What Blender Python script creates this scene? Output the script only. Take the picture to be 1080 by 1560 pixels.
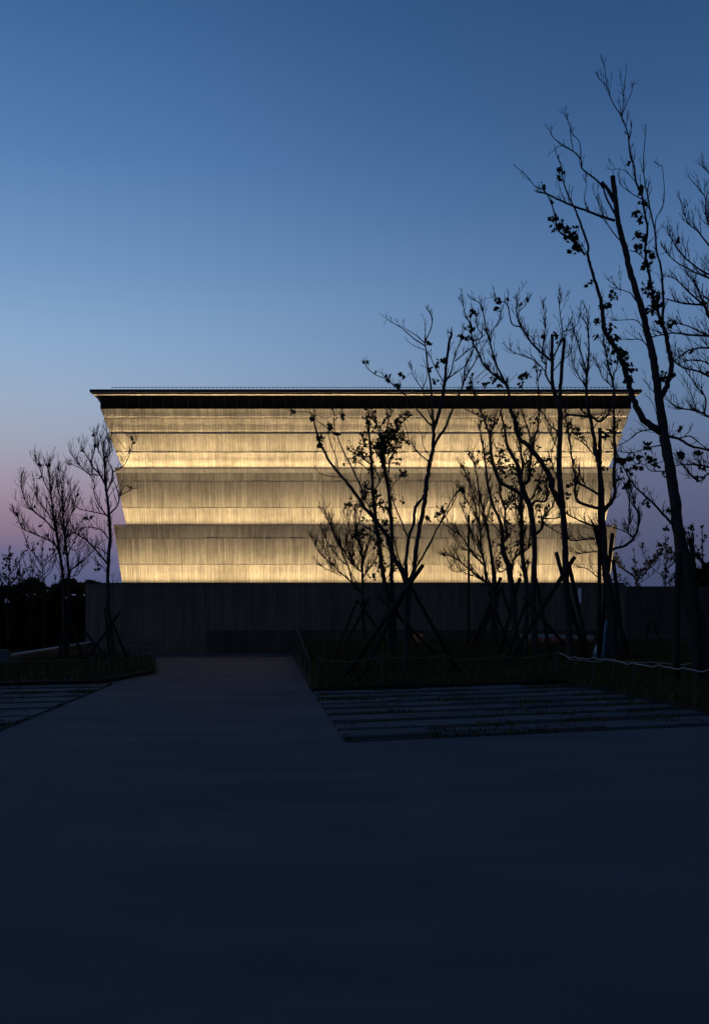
import bpy, math, random
from mathutils import Vector, noise as mnoise

random.seed(11)
for o in list(bpy.data.objects):
    bpy.data.objects.remove(o)
SC = bpy.context.scene
COL = SC.collection

# ------------------------------------------------------------------ camera
F, HOR, EYE = 1484.0, 940.0, 1.6          # focal length and horizon, in photo pixels (1080 x 1560)
cam = bpy.data.cameras.new('camera')
cam.sensor_fit = 'HORIZONTAL'
cam.sensor_width = 36.0
cam.lens = F / 1080.0 * 36.0
cam.shift_y = (HOR - 780.0) / 1080.0
cam.clip_end = 3000.0
camo = bpy.data.objects.new('camera', cam)
camo.location = (0, 0, EYE)
camo.rotation_euler = (math.radians(90), 0, 0)
COL.objects.link(camo)
SC.camera = camo

# ------------------------------------------------------------------ view
SC.view_settings.view_transform = 'Standard'
SC.view_settings.look = 'None'
SC.view_settings.gamma = 1.0
SC.view_settings.exposure = 0.0
SC.cycles.use_denoising = True
SC.cycles.max_bounces = 6
SC.cycles.sample_clamp_indirect = 4.0


def lin(h):
    h = h.lstrip('#')
    out = []
    for i in (0, 2, 4):
        c = int(h[i:i + 2], 16) / 255.0
        out.append(c / 12.92 if c <= 0.04045 else ((c + 0.055) / 1.055) ** 2.4)
    return out


# ------------------------------------------------------------------ dusk sky (elevation gradient, brighter towards the afterglow)
W = bpy.data.worlds.new('World')
SC.world = W
W.use_nodes = True
wn, wl = W.node_tree.nodes, W.node_tree.links
wn.clear()
tc = wn.new('ShaderNodeTexCoord')
sep = wn.new('ShaderNodeSeparateXYZ')
wl.new(tc.outputs['Generated'], sep.inputs[0])


def sky_ramp(stops):
    r = wn.new('ShaderNodeValToRGB')
    r.color_ramp.interpolation = 'EASE' if False else 'LINEAR'
    el = r.color_ramp.elements
    while len(el) > 1:
        el.remove(el[-1])
    el[0].position = stops[0][0]
    el[0].color = lin(stops[0][1]) + [1]
    for p, c in stops[1:]:
        e = el.new(p)
        e.color = lin(c) + [1]
    wl.new(sep.outputs['Z'], r.inputs[0])
    return r


glow = sky_ramp([(0.0, '464c70'), (0.035, '565b80'), (0.062, '6c688a'), (0.085, '8b768b'), (0.110, '9a8698'),
                 (0.138, 'a097a9'), (0.175, '9fa6ba'), (0.21, '9aadc6'), (0.26, '8caacd'), (0.33, '7297c3'),
                 (0.42, '557fb1'), (0.52, '3f699b'), (0.65, '2d5284'), (1.0, '162b50')])
dusk = sky_ramp([(0.0, '343c58'), (0.035, '434c6c'), (0.07, '505674'), (0.10, '585d7b'), (0.14, '5f6886'),
                 (0.18, '617495'), (0.23, '617da1'), (0.30, '5b7ba6'), (0.38, '476a98'),
                 (0.46, '375987'), (0.56, '294a76'), (0.7, '1d365c'), (1.0, '0e1d38')])
dot = wn.new('ShaderNodeVectorMath')
dot.operation = 'DOT_PRODUCT'
wl.new(tc.outputs['Generated'], dot.inputs[0])
az = math.radians(-70)
dot.inputs[1].default_value = (math.sin(az), math.cos(az), 0)
mr = wn.new('ShaderNodeMapRange')
mr.interpolation_type = 'SMOOTHSTEP'
mr.inputs['From Min'].default_value = 0.0
mr.inputs['From Max'].default_value = 0.68
wl.new(dot.outputs['Value'], mr.inputs['Value'])
mix = wn.new('ShaderNodeMix')
mix.data_type = 'RGBA'
wl.new(mr.outputs['Result'], mix.inputs['Factor'])
wl.new(dusk.outputs[0], mix.inputs[6])
wl.new(glow.outputs[0], mix.inputs[7])
# the sky keeps darkening smoothly away from the afterglow
mr2 = wn.new('ShaderNodeMapRange')
mr2.interpolation_type = 'SMOOTHSTEP'
mr2.inputs['From Min'].default_value = -0.9
mr2.inputs['From Max'].default_value = -0.05
mr2.inputs['To Min'].default_value = 0.35
mr2.inputs['To Max'].default_value = 1.0
wl.new(dot.outputs['Value'], mr2.inputs['Value'])
bg = wn.new('ShaderNodeBackground')
wl.new(mix.outputs[2], bg.inputs['Color'])
wl.new(mr2.outputs['Result'], bg.inputs['Strength'])
wo = wn.new('ShaderNodeOutputWorld')
wl.new(bg.outputs[0], wo.inputs['Surface'])

LED = 1.4             # overall level of the facade's wall washers


# ------------------------------------------------------------------ helpers
def P(px, py, Y):
    return Vector(((px - 540) / F * Y, Y, EYE + (HOR - py) / F * Y))


def G(px, py, z=0.0):
    Y = F * (EYE - z) / (py - HOR)
    return Vector(((px - 540) / F * Y, Y, z))


def tag(o, label=None, cat=None, group=None, kind=None):
    if label: o['label'] = label
    if cat: o['category'] = cat
    if group: o['group'] = group
    if kind: o['kind'] = kind
    return o


def mesh_obj(name, verts, faces, mat, parent=None, smooth=False, attr=None):
    me = bpy.data.meshes.new(name)
    me.from_pydata([tuple(v) for v in verts], [], faces)
    if attr is not None:
        a = me.attributes.new('board', 'FLOAT', 'FACE')
        a.data.foreach_set('value', attr)
    me.materials.append(mat)
    if smooth:
        me.polygons.foreach_set('use_smooth', [True] * len(me.polygons))
    me.update()
    o = bpy.data.objects.new(name, me)
    COL.objects.link(o)
    if parent:
        o.parent = parent
        o.matrix_parent_inverse = parent.matrix_world.inverted() if False else Vector and __import__('mathutils').Matrix.Translation(-parent.location)
    return o


def empty(name, loc):
    o = bpy.data.objects.new(name, None)
    o.location = loc
    o.empty_display_size = 0.3
    COL.objects.link(o)
    return o


class MB:
    def __init__(self):
        self.v, self.f = [], []

    def box(self, x0, x1, y0, y1, z0, z1):
        b = len(self.v)
        self.v += [(x0, y0, z0), (x1, y0, z0), (x1, y1, z0), (x0, y1, z0), (x0, y0, z1), (x1, y0, z1), (x1, y1, z1), (x0, y1, z1)]
        self.f += [tuple(b + i for i in q) for q in ((0, 3, 2, 1), (4, 5, 6, 7), (0, 1, 5, 4), (1, 2, 6, 5), (2, 3, 7, 6), (3, 0, 4, 7))]

    def prism(self, poly, z0, z1):
        """poly: counter-clockwise (x, y); z0 / z1 numbers or functions"""
        n, b = len(poly), len(self.v)
        self.v += [(p[0], p[1], z0) for p in poly] + [(p[0], p[1], z1) for p in poly]
        self.f.append(tuple(b + i for i in reversed(range(n))))
        self.f.append(tuple(b + n + i for i in range(n)))
        for i in range(n):
            j = (i + 1) % n
            self.f.append((b + i, b + j, b + n + j, b + n + i))

    def tube(self, pts, radii, n=5, caps=True, rough=0.0):
        pts = [Vector(p) for p in pts]
        if len(pts) < 2: return
        b = len(self.v)
        up = Vector((0.31, 0.84, 0.2)).normalized()
        prev = None
        for i, p in enumerate(pts):
            if i == 0: t = pts[1] - p
            elif i == len(pts) - 1: t = p - pts[i - 1]
            else: t = pts[i + 1] - pts[i - 1]
            if t.length < 1e-9: t = Vector((0, 0, 1))
            t.normalize()
            u = (prev if prev is not None else up)
            u = u - t * u.dot(t)
            if u.length < 1e-4:
                u = Vector((1, 0, 0)) - t * t.x
            u.normalize()
            prev = u
            w = t.cross(u)
            for k in range(n):
                a = 2 * math.pi * k / n
                r = radii[i] * (1 + (random.uniform(-rough, rough) if rough else 0))
                self.v.append(tuple(p + (u * math.cos(a) + w * math.sin(a)) * r))
        for i in range(len(pts) - 1):
            for k in range(n):
                k2 = (k + 1) % n
                self.f.append((b + i * n + k, b + i * n + k2, b + (i + 1) * n + k2, b + (i + 1) * n + k))
        if caps:
            self.f.append(tuple(b + k for k in reversed(range(n))))
            e = b + (len(pts) - 1) * n
            self.f.append(tuple(e + k for k in range(n)))

    def build(self, name, mat, parent=None, smooth=False):
        return mesh_obj(name, self.v, self.f, mat, parent, smooth)


# ------------------------------------------------------------------ materials
def new_mat(name):
    m = bpy.data.materials.new(name)
    m.use_nodes = True
    return m, m.node_tree.nodes, m.node_tree.links, m.node_tree.nodes['Principled BSDF']


def noisy(name, c0, c1, scale=4.0, rough=0.85, stretch=(1, 1, 1), bump=0.0, bscale=40.0, detail=5, spec=0.3, metal=0.0, vary=0.0):
    m, n, l, b = new_mat(name)
    t = n.new('ShaderNodeTexCoord')
    mp = n.new('ShaderNodeMapping')
    mp.inputs['Scale'].default_value = stretch
    l.new(t.outputs['Object'], mp.inputs[0])
    nz = n.new('ShaderNodeTexNoise')
    nz.inputs['Scale'].default_value = scale
    nz.inputs['Detail'].default_value = detail
    nz.inputs['Roughness'].default_value = 0.6
    l.new(mp.outputs[0], nz.inputs['Vector'])
    r = n.new('ShaderNodeValToRGB')
    r.color_ramp.elements[0].position = 0.3
    r.color_ramp.elements[1].position = 0.7
    r.color_ramp.elements[0].color = (*c0, 1)
    r.color_ramp.elements[1].color = (*c1, 1)
    l.new(nz.outputs['Fac'], r.inputs[0])
    l.new(r.outputs[0], b.inputs['Base Color'])
    if vary:                                   # every piece its own tone
        oi = n.new('ShaderNodeObjectInfo')
        mv = n.new('ShaderNodeMapRange')
        mv.inputs['To Min'].default_value = 1 - vary
        mv.inputs['To Max'].default_value = 1 + vary
        l.new(oi.outputs['Random'], mv.inputs['Value'])
        hs = n.new('ShaderNodeHueSaturation')
        l.new(mv.outputs[0], hs.inputs['Value'])
        l.new(r.outputs[0], hs.inputs['Color'])
        l.new(hs.outputs[0], b.inputs['Base Color'])
    b.inputs['Roughness'].default_value = rough
    b.inputs['Specular IOR Level'].default_value = spec
    b.inputs['Metallic'].default_value = metal
    if bump:
        n2 = n.new('ShaderNodeTexNoise')
        n2.inputs['Scale'].default_value = bscale
        n2.inputs['Detail'].default_value = 6
        l.new(t.outputs['Object'], n2.inputs['Vector'])
        bp = n.new('ShaderNodeBump')
        bp.inputs['Strength'].default_value = bump
        bp.inputs['Distance'].default_value = 0.02
        l.new(n2.outputs['Fac'], bp.inputs['Height'])
        l.new(bp.outputs[0], b.inputs['Normal'])
    return m


def board_concrete(name, base, spread=0.55):
    """board-marked concrete: every board its own tone, run-off streaks, cloudy lifts"""
    m, n, l, b = new_mat(name)
    at = n.new('ShaderNodeAttribute')
    at.attribute_name = 'board'
    t = n.new('ShaderNodeTexCoord')

    def nz(stretch, scale, detail=5, rough=0.6):
        mp = n.new('ShaderNodeMapping')
        mp.inputs['Scale'].default_value = stretch
        l.new(t.outputs['Object'], mp.inputs[0])
        x = n.new('ShaderNodeTexNoise')
        x.inputs['Scale'].default_value = scale
        x.inputs['Detail'].default_value = detail
        x.inputs['Roughness'].default_value = rough
        l.new(mp.outputs[0], x.inputs['Vector'])
        return x.outputs['Fac']

    def mrange(s, a0, a1, b0, b1):
        q = n.new('ShaderNodeMapRange')
        q.clamp = b0 > 0.6
        q.inputs['From Min'].default_value = a0
        q.inputs['From Max'].default_value = a1
        q.inputs['To Min'].default_value = b0
        q.inputs['To Max'].default_value = b1
        l.new(s, q.inputs['Value'])
        return q.outputs[0]

    def mul(a, c):
        q = n.new('ShaderNodeMath')
        q.operation = 'MULTIPLY'
        l.new(a, q.inputs[0])
        l.new(c, q.inputs[1])
        return q.outputs[0]
    v = mrange(at.outputs['Fac'], 0, 1, 1 - spread, 1.12)
    v = mul(v, mrange(nz((6, 6, 0.35), 1.6), 0.3, 0.72, 0.74, 1.14))     # streaks running down
    v = mul(v, mrange(nz((1, 1, 0.8), 0.55, 3), 0.3, 0.7, 0.74, 1.14))   # clouds
    v = mul(v, mrange(nz((1, 1, 1), 9.0, 6, 0.7), 0.25, 0.75, 0.86, 1.1))  # pores
    hue = n.new('ShaderNodeMix')
    hue.data_type = 'RGBA'
    l.new(nz((3, 3, 0.5), 0.8, 3), hue.inputs['Factor'])
    hue.inputs[6].default_value = (*base, 1)
    hue.inputs[7].default_value = (base[0] * 0.97, base[1] * 0.99, base[2] * 1.06, 1)
    mm = n.new('ShaderNodeMix')
    mm.data_type = 'RGBA'
    mm.blend_type = 'MULTIPLY'
    mm.inputs['Factor'].default_value = 1
    l.new(hue.outputs[2], mm.inputs[6])
    l.new(v, mm.inputs[7])
    l.new(mm.outputs[2], b.inputs['Base Color'])
    b.inputs['Roughness'].default_value = 0.88
    b.inputs['Specular IOR Level'].default_value = 0.2
    bp = n.new('ShaderNodeBump')
    bp.inputs['Strength'].default_value = 0.35
    bp.inputs['Distance'].default_value = 0.012
    l.new(nz((14, 14, 1.0), 3.0, 6), bp.inputs['Height'])
    l.new(bp.outputs[0], b.inputs['Normal'])
    return m


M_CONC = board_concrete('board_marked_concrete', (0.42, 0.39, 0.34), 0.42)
M_COPE_LIT = board_concrete('lit_tone_coping_concrete', (0.50, 0.475, 0.42), 0.2)  # light caught along the second tier's coping, put in as a paler base colour
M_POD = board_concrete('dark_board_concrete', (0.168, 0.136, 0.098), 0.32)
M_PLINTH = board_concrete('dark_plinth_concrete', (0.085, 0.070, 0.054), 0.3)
M_ROOF = noisy('black_roof_metal', (0.008, 0.008, 0.009), (0.013, 0.013, 0.014), 3, 0.55)
M_GLASS = noisy('black_band_metal', (0.004, 0.004, 0.005), (0.007, 0.007, 0.008), 2, 0.6, spec=0.1)
M_SOFFIT = noisy('pale_soffit', (0.22, 0.205, 0.18), (0.28, 0.26, 0.235), 2, 0.8)
M_ROAD = noisy('dark_pavement', (0.100, 0.099, 0.110), (0.146, 0.142, 0.154), 0.8, 0.92, (0.5, 1.2, 1), 0.3, 60, 10, spec=0.08)
M_SLAB = noisy('paving_strip_concrete', (0.085, 0.090, 0.102), (0.135, 0.142, 0.16), 1.6, 0.9, (1, 1, 1), 0.25, 50, 8, spec=0.08, vary=0.22)
M_SOIL = noisy('dark_soil', (0.007, 0.007, 0.006), (0.014, 0.013, 0.010), 2.0, 0.95, bump=0.5, bscale=20)
M_KERB = noisy('kerb_stone', (0.07, 0.07, 0.075), (0.12, 0.12, 0.125), 4, 0.85)
M_BARK = noisy('dark_bark', (0.020, 0.018, 0.017), (0.045, 0.040, 0.037), 5, 0.9, (3, 3, 0.7), 0.5, 30)
M_TWIG = noisy('twig_bark', (0.016, 0.014, 0.013), (0.03, 0.026, 0.024), 6, 0.9)
M_POLE = noisy('prop_pole_wood', (0.008, 0.007, 0.006), (0.018, 0.015, 0.012), 4, 0.9, (3, 3, 0.6))
M_LEAF = noisy('autumn_leaf', (0.018, 0.026, 0.010), (0.04, 0.042, 0.016), 3, 0.75)
M_EVER = noisy('evergreen_leaf', (0.008, 0.012, 0.007), (0.018, 0.024, 0.012), 3, 0.85, spec=0.1)
M_GRASS = noisy('grass_blade', (0.045, 0.044, 0.014), (0.085, 0.078, 0.022), 1.2, 0.8, spec=0.1)
M_ROPE = noisy('white_rope', (0.36, 0.36, 0.34), (0.50, 0.50, 0.47), 12, 0.8)
M_ROPE2 = noisy('weathered_rope', (0.10, 0.10, 0.085), (0.15, 0.145, 0.125), 12, 0.85)
M_POST = noisy('fence_post_metal', (0.03, 0.03, 0.032), (0.06, 0.06, 0.062), 8, 0.6)
M_TARP = noisy('blue_tarp', (0.16, 0.36, 0.52), (0.24, 0.46, 0.62), 4, 0.55, bump=0.4, bscale=9)
M_ORANGE = noisy('orange_plastic', (0.42, 0.12, 0.03), (0.55, 0.18, 0.05), 5, 0.5)
M_RED = noisy('red_plastic', (0.42, 0.03, 0.03), (0.55, 0.05, 0.04), 5, 0.5)
M_WHITE = noisy('dusty_white_plastic', (0.22, 0.22, 0.22), (0.36, 0.35, 0.34), 5, 0.6)
M_PALE = noisy('white_painted_plate', (0.75, 0.75, 0.76), (0.85, 0.85, 0.86), 5, 0.45)
M_LED, n_, l_, b_ = new_mat('warm_light_bar')
b_.inputs['Base Color'].default_value = (0.8, 0.8, 0.8, 1)
b_.inputs['Emission Color'].default_value = (1.0, 0.66, 0.30, 1)
b_.inputs['Emission Strength'].default_value = 0.5 * LED

# ------------------------------------------------------------------ ground
gm = MB()
gm.prism([(-900, -60), (900, -60), (900, 2200), (-900, 2200)], -0.6, -0.35)
tag(gm.build('terrain', M_SOIL), kind='structure')

rd = MB()
rd.prism([(-40, -14), (40, -14), (40, 39.4), (-40, 39.4)], -0.34, 0.0)
tag(rd.build('pavement', M_ROAD), kind='structure')


def zb_right(x, y):
    t = max(0.0, min(1.0, (y - 20.0) / 16.0))
    t = t * t * (3 - 2 * t)
    return 0.07 + 0.46 * t + 0.05 * mnoise.noise(Vector((x * 0.5, y * 0.5, 3)))


def zb_left(x, y):
    return 0.09 + 0.04 * mnoise.noise(Vector((x * 0.5, y * 0.5, 9)))


def inside(poly, x, y):
    c = False
    for i in range(len(poly)):
        x0, y0 = poly[i]
        x1, y1 = poly[i - 1]
        if (y0 > y) != (y1 > y) and x < (x1 - x0) * (y - y0) / (y1 - y0) + x0:
            c = not c
    return c


BED_R = [(-0.9, 20.65), (4.96, 23.05), (5.75, 15.8), (6.4, 12.0), (26, 12.0), (26, 37.6), (-2.35, 37.6)]
gl = [G(*p) for p in ((-260, 1050), (0, 1047), (150, 1043), (236, 1026), (236, 1010), (175, 1000.5))]
BED_L = [(p.x, p.y) for p in gl] + [(-10.0, 38.9), (-26, 38.9), (-26, 22.0)]


def bed(name, poly, zf, step=0.6):
    """planting bed: boundary ring plus an inner grid, one sheet with skirt"""
    import bmesh
    bm = bmesh.new()
    # dense boundary
    ring = []
    for i in range(len(poly)):
        a, b = Vector((*poly[i], 0)), Vector((*poly[(i + 1) % len(poly)], 0))
        k = max(1, int((b - a).length / step))
        for j in range(k):
            ring.append(a.lerp(b, j / k))
    bv = [bm.verts.new((p.x, p.y, 0)) for p in ring]
    f = bm.faces.new(bv)
    f.normal_update()
    if f.normal.z < 0: f.normal_flip()
    xs = [p[0] for p in poly]
    ys = [p[1] for p in poly]
    x = math.floor(min(xs))
    while x < max(xs):
        bmesh.ops.bisect_plane(bm, geom=bm.verts[:] + bm.edges[:] + bm.faces[:], plane_co=(x + 0.013, 0, 0), plane_no=(1, 0, 0))
        x += 1.0
    y = math.floor(min(ys))
    while y < max(ys):
        bmesh.ops.bisect_plane(bm, geom=bm.verts[:] + bm.edges[:] + bm.faces[:], plane_co=(0, y + 0.017, 0), plane_no=(0, 1, 0))
        y += 1.0
    ext = bmesh.ops.extrude_edge_only(bm, edges=[e for e in bm.edges if e.is_boundary])
    low = [v for v in ext['geom'] if isinstance(v, bmesh.types.BMVert)]
    lowset = set(low)
    for v in bm.verts:
        v.co.z = -0.05 if v in lowset else zf(v.co.x, v.co.y)
    me = bpy.data.meshes.new(name)
    bm.to_mesh(me)
    bm.free()
    me.materials.append(M_SOIL)
    o = bpy.data.objects.new(name, me)
    COL.objects.link(o)
    return tag(o, kind='structure')


bed('planting_bed', BED_R, zb_right)
bed('planting_bed', BED_L, zb_left)


# paving strips with planted joints
def strips(base_name, left0, left1, right0, right1, n, frac, x_sub):
    poly = [left1, right1, right0, left0]
    sm = MB()
    sm.prism([tuple(p) for p in poly], -0.02, 0.006)
    so = tag(sm.build(base_name, M_SOIL), kind='structure')
    for i in range(n):
        t0 = (i + 0.12 + random.uniform(-.03, .03)) / n
        t1 = min(0.998, t0 + (frac + 0.12 * i / n) / n * random.uniform(0.94, 1.05))

        def lerp(a, b, t): return (a[0] + (b[0] - a[0]) * t, a[1] + (b[1] - a[1]) * t)
        cells = x_sub
        cuts = [0.0] + sorted((k + random.uniform(-.12, .12)) / cells for k in range(1, cells)) + [1.0]
        for k in range(cells):
            a, b = cuts[k], cuts[k + 1] - 0.004
            e0, e1 = random.uniform(-.012, .012), random.uniform(-.012, .012)
            q = []
            for (t, s) in ((t1 + e1, a), (t1 + e1, b), (t0 + e0, b), (t0 + e0, a)):
                L, R = lerp(left0, left1, t), lerp(right0, right1, t)
                q.append(lerp(L, R, s))
            m = MB()
            m.prism(q, -0.01, 0.03 + random.uniform(-.006, .008))
            m.build('paving_slab', M_SLAB, so)
    return so


SR = strips('strip_paving', (-0.86, 20.5), (-0.12, 12.4), (4.9, 22.9), (6.1, 14.6), 8, 0.48, 5)
l0, l1 = G(172, 1043), G(-22, 1124)
SL = strips('strip_paving', (l0.x - 9.0, l0.y - 2.4), (l1.x - 9.0, l1.y - 3.4), (l0.x, l0.y), (l1.x, l1.y), 8, 0.58, 6)

# ------------------------------------------------------------------ podium, boundary wall, kerbs
CX = 0.46


def boards_face(mb, attr, a0, b0, a1, b1, nrm, width=0.15, relief=0.010, seed=0, tone=0.0):
    """a strip of vertical boards between bottom line a0-b0 and top line a1-b1"""
    rnd = random.Random(seed)
    L = (Vector(b0) - Vector(a0)).length
    n = max(1, int(L / width))
    us = [0.0]
    for i in range(n):
        us.append(us[-1] + rnd.uniform(0.7, 1.3))
    us = [u / us[-1] for u in us]
    a0, b0, a1, b1, nrm = map(Vector, (a0, b0, a1, b1, nrm))
    prev = None
    block = 0.5
    for i in range(n):
        if i % 16 == 0: block = rnd.uniform(0.38, 0.68)
        d = nrm * rnd.uniform(0, relief)
        w2 = 0.5 * rnd.uniform(0.010, 0.022) / max(0.01, (b1 - a1).length)      # open joint between boards
        jl, jr = us[i] + w2, us[i + 1] - w2
        p0, p1 = a1.lerp(b1, jl), a1.lerp(b1, jr)
        T = (b1 - a1).normalized()
        e = (a0 - a1).dot(T)
        Lt, Lb = (b1 - a1).length, (b0 - a0).length
        c0, c1 = [max(0.0, min(1.0, (u * Lt - e) / Lb)) for u in (jl, jr)]    # boards stay plumb, the end ones are cut
        v = [a0.lerp(b0, c0) + d, a0.lerp(b0, c1) + d, p1 + d, p0 + d]
        s = len(mb.v)
        mb.v += [tuple(p) for p in v]
        mb.f.append((s, s + 1, s + 2, s + 3))
        val = max(0, min(1, block * 0.3 + 0.15 + 0.55 * rnd.random() + tone))
        attr.append(val)
        if prev is not None:
            mb.f.append((prev + 1, s, s + 3, prev + 2))
            attr.append(rnd.uniform(-0.55, 0.25))
        prev = s


def course(name, lo, hi, mat, parent, seed, cap=True, width=0.125, relief=0.010, tone=0.0):
    """frustum course; lo / hi = (x0, x1, y0, y1, z)"""
    mb, at = MB(), []
    def c(q): return [(q[0], q[2], q[4]), (q[1], q[2], q[4]), (q[1], q[3], q[4]), (q[0], q[3], q[4])]
    A, B = c(lo), c(hi)
    ns = [(0, -1, 0), (1, 0, 0), (0, 1, 0), (-1, 0, 0)]
    for k in range(4):
        j = (k + 1) % 4
        boards_face(mb, at, A[k], A[j], B[k], B[j], ns[k], width, relief, seed * 7 + k, tone)
    if cap:
        s = len(mb.v)
        mb.v += A + B
        mb.f.append((s + 3, s + 2, s + 1, s))
        mb.f.append((s + 4, s + 5, s + 6, s + 7))
        at += [0.5, 0.5]
    return mesh_obj(name, mb.v, mb.f, mat, parent, attr=at)


PY = 39.6                                  # podium front
px0 = (130 - 540) / F * PY
POD_TOP = 2.93
pod = empty('podium_wall', (0, PY, 0))
tag(pod, 'dark board-marked concrete podium wall under the glowing tiers', 'wall')
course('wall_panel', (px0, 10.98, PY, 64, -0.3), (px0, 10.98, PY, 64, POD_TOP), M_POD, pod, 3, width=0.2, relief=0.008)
# raised edge along the top of the podium
cm = MB()
cm.box(px0 - 0.02, 10.96, PY - 0.025, PY + 0.18, POD_TOP + 0.002, POD_TOP + 0.06)
cm.build('coping', M_PLINTH, pod)
xs = (315 - 540) / F * 39.3
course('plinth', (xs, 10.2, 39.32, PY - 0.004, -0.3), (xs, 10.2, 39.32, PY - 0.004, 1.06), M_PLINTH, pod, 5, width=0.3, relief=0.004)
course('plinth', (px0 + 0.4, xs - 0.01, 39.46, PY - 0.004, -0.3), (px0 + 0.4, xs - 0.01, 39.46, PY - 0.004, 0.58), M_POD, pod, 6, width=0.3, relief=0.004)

bw = empty('boundary_wall', (16, PY, 0))
tag(bw, 'dark boundary wall continuing the podium past a pale vertical joint', 'wall')
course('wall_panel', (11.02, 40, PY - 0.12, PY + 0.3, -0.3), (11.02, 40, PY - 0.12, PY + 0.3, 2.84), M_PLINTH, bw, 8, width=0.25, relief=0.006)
jm = MB()
jm.box(10.985, 11.015, PY - 0.14, PY + 0.2, 0.3, 2.9)
jm.build('joint_strip', M_KERB, bw)

for (x0, x1, y, h) in ((px0 - 1.2, -2.5, 39.1, 0.12), ):
    k = empty('kerb', (0, y, 0))
    tag(k, 'pale kerb at the foot of the podium wall beyond the pavement', 'kerb')
    x = x0
    while x < x1 - 0.1:
        m = MB()
        m.box(x, min(x + 0.99, x1), y, y + 0.22, -0.1, h + random.uniform(-.004, .004))
        m.build('kerb_stone', M_KERB, k)
        x += 1.0

# ------------------------------------------------------------------ the building
BY = 60.0                                   # back line reference
bld = empty('concrete_building', (CX, 40.6, POD_TOP))
tag(bld, 'inverted stepped concrete building with warm light washing up its three tiers', 'building')


def ring(hx, yf, z, grow=None):
    g = hx - 10.1
    return (CX - hx, CX + hx, yf, 60.0 + g, z)


def tier(base, top, lifts, seed):
    """base / top = (half width, front y, z); lifts = (height fraction, lean fraction, set-back, tone, coping?) up the tier"""
    f0, l0 = 0.0, 0.0
    def at(f, l, off):
        return ring(base[0] + (top[0] - base[0]) * l - off, base[1] + (top[1] - base[1]) * l + off, base[2] + (top[2] - base[2]) * f)
    for i, (f, l, off, tone, cop) in enumerate(lifts):
        course('concrete_lift', at(f0, l0, off), at(f - 0.004, l, off), M_COPE_LIT if cop else M_CONC, bld, seed + i, tone=tone)
        f0, l0 = f, l


# level data solved from the photograph (half width, front plane, height)
T1b, T1t = (10.10, 40.60, 2.86), (10.42, 40.28, 5.37)
T2b, T2t = (9.942, 40.76, 5.22), (10.38, 40.32, 7.74)
T3b, T3t = (10.01, 40.69, 7.58), (10.97, 39.73, 10.13)
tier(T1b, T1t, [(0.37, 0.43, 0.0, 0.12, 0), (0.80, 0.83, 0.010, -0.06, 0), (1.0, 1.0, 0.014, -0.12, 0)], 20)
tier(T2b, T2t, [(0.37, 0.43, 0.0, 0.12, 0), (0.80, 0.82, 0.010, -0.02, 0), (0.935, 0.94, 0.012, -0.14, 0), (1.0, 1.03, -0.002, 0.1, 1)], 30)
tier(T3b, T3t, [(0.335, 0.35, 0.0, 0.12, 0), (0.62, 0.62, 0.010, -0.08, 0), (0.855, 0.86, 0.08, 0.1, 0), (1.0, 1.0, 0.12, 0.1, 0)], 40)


def light_run(hx, yf, z, power, aim=12.0, spread=110.0, seg=1.25, gap=0.06, bars=True, width=0.05):
    """linear wall washers on a ledge, front and both sides: luminaire bodies and their light"""
    if bars:
        x = CX - hx
        while x < CX + hx - 0.2:
            m = MB()
            m.box(x, min(x + seg - gap, CX + hx), yf - 0.03, yf + 0.03, z, z + 0.035)
            m.build('light_bar', M_LED, bld)
            x += seg
        for sx in (-1, 1):
            y = yf + 0.3
            while y < 60:
                m = MB()
                xx = CX + sx * hx
                m.box(xx - 0.03, xx + 0.03, y, y + seg * 2 - gap, z, z + 0.035)
                m.build('light_bar', M_LED, bld)
                y += seg * 2
    a = math.radians(aim)
    for side in (0, -1, 1):
        ld = bpy.data.lights.new('wall_washer', 'AREA')
        ld.shape = 'RECTANGLE'
        L = 2 * hx if side == 0 else 60 - yf
        ld.size, ld.size_y = L, width
        ld.energy = power * L * LED
        ld.color = (1.0, 0.71, 0.345)
        ld.spread = math.radians(spread)
        lo = bpy.data.objects.new('wall_washer', ld)
        if side == 0:
            loc, d, ax = Vector((CX, yf, z + 0.045)), Vector((0, math.sin(a), math.cos(a))), Vector((1, 0, 0))
        else:
            loc, d, ax = Vector((CX + side * hx, (yf + 60) / 2, z + 0.045)), Vector((-side * math.sin(a), 0, math.cos(a))), Vector((0, 1, 0))
        zx = -d
        yx = zx.cross(ax)
        Mx = __import__('mathutils').Matrix((ax, yx, zx)).transposed().to_4x4()
        Mx.translation = loc - bld.location
        COL.objects.link(lo)
        lo.parent = bld
        lo.matrix_local = Mx


for (hx_, yf_, zz, pw, pn, am) in ((10.10 + 0.46, 40.60 - 0.46, POD_TOP + 0.004, 8.6, 3.4, 5), (10.42 - 0.05, 40.28 + 0.05, 5.375, 7.0, 3.5, 2), (10.38 - 0.04, 40.32 + 0.04, 7.745, 4.6, 8.6, -17)):
    light_run(hx_, yf_, zz, pw, 14 if am > 0 else 16, 150)                       # wide flood at the foot
    light_run(hx_, yf_, zz, pn, am, 60, bars=False)            # narrow throw to the top of the tier
light_run(10.583, 40.117, 9.118, 0.75, -6, 60, bars=False, width=0.012)
light_run(10.744, 39.956, 9.717, 0.4, -6, 60, bars=False, width=0.010)

# ledge lips that hide the light bars
def lip(hx, yf, z, h, th, mat):
    mb = MB()
    x0, x1, y0, y1 = CX - hx, CX + hx, yf, 60.0
    mb.box(x0, x1, y0, y0 + th, z, z + h)
    mb.box(x0, x0 + th, y0 + th, y1, z, z + h)
    mb.box(x1 - th, x1, y0 + th, y1, z, z + h)
    return mb.build('ledge_lip', mat, bld)


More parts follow.
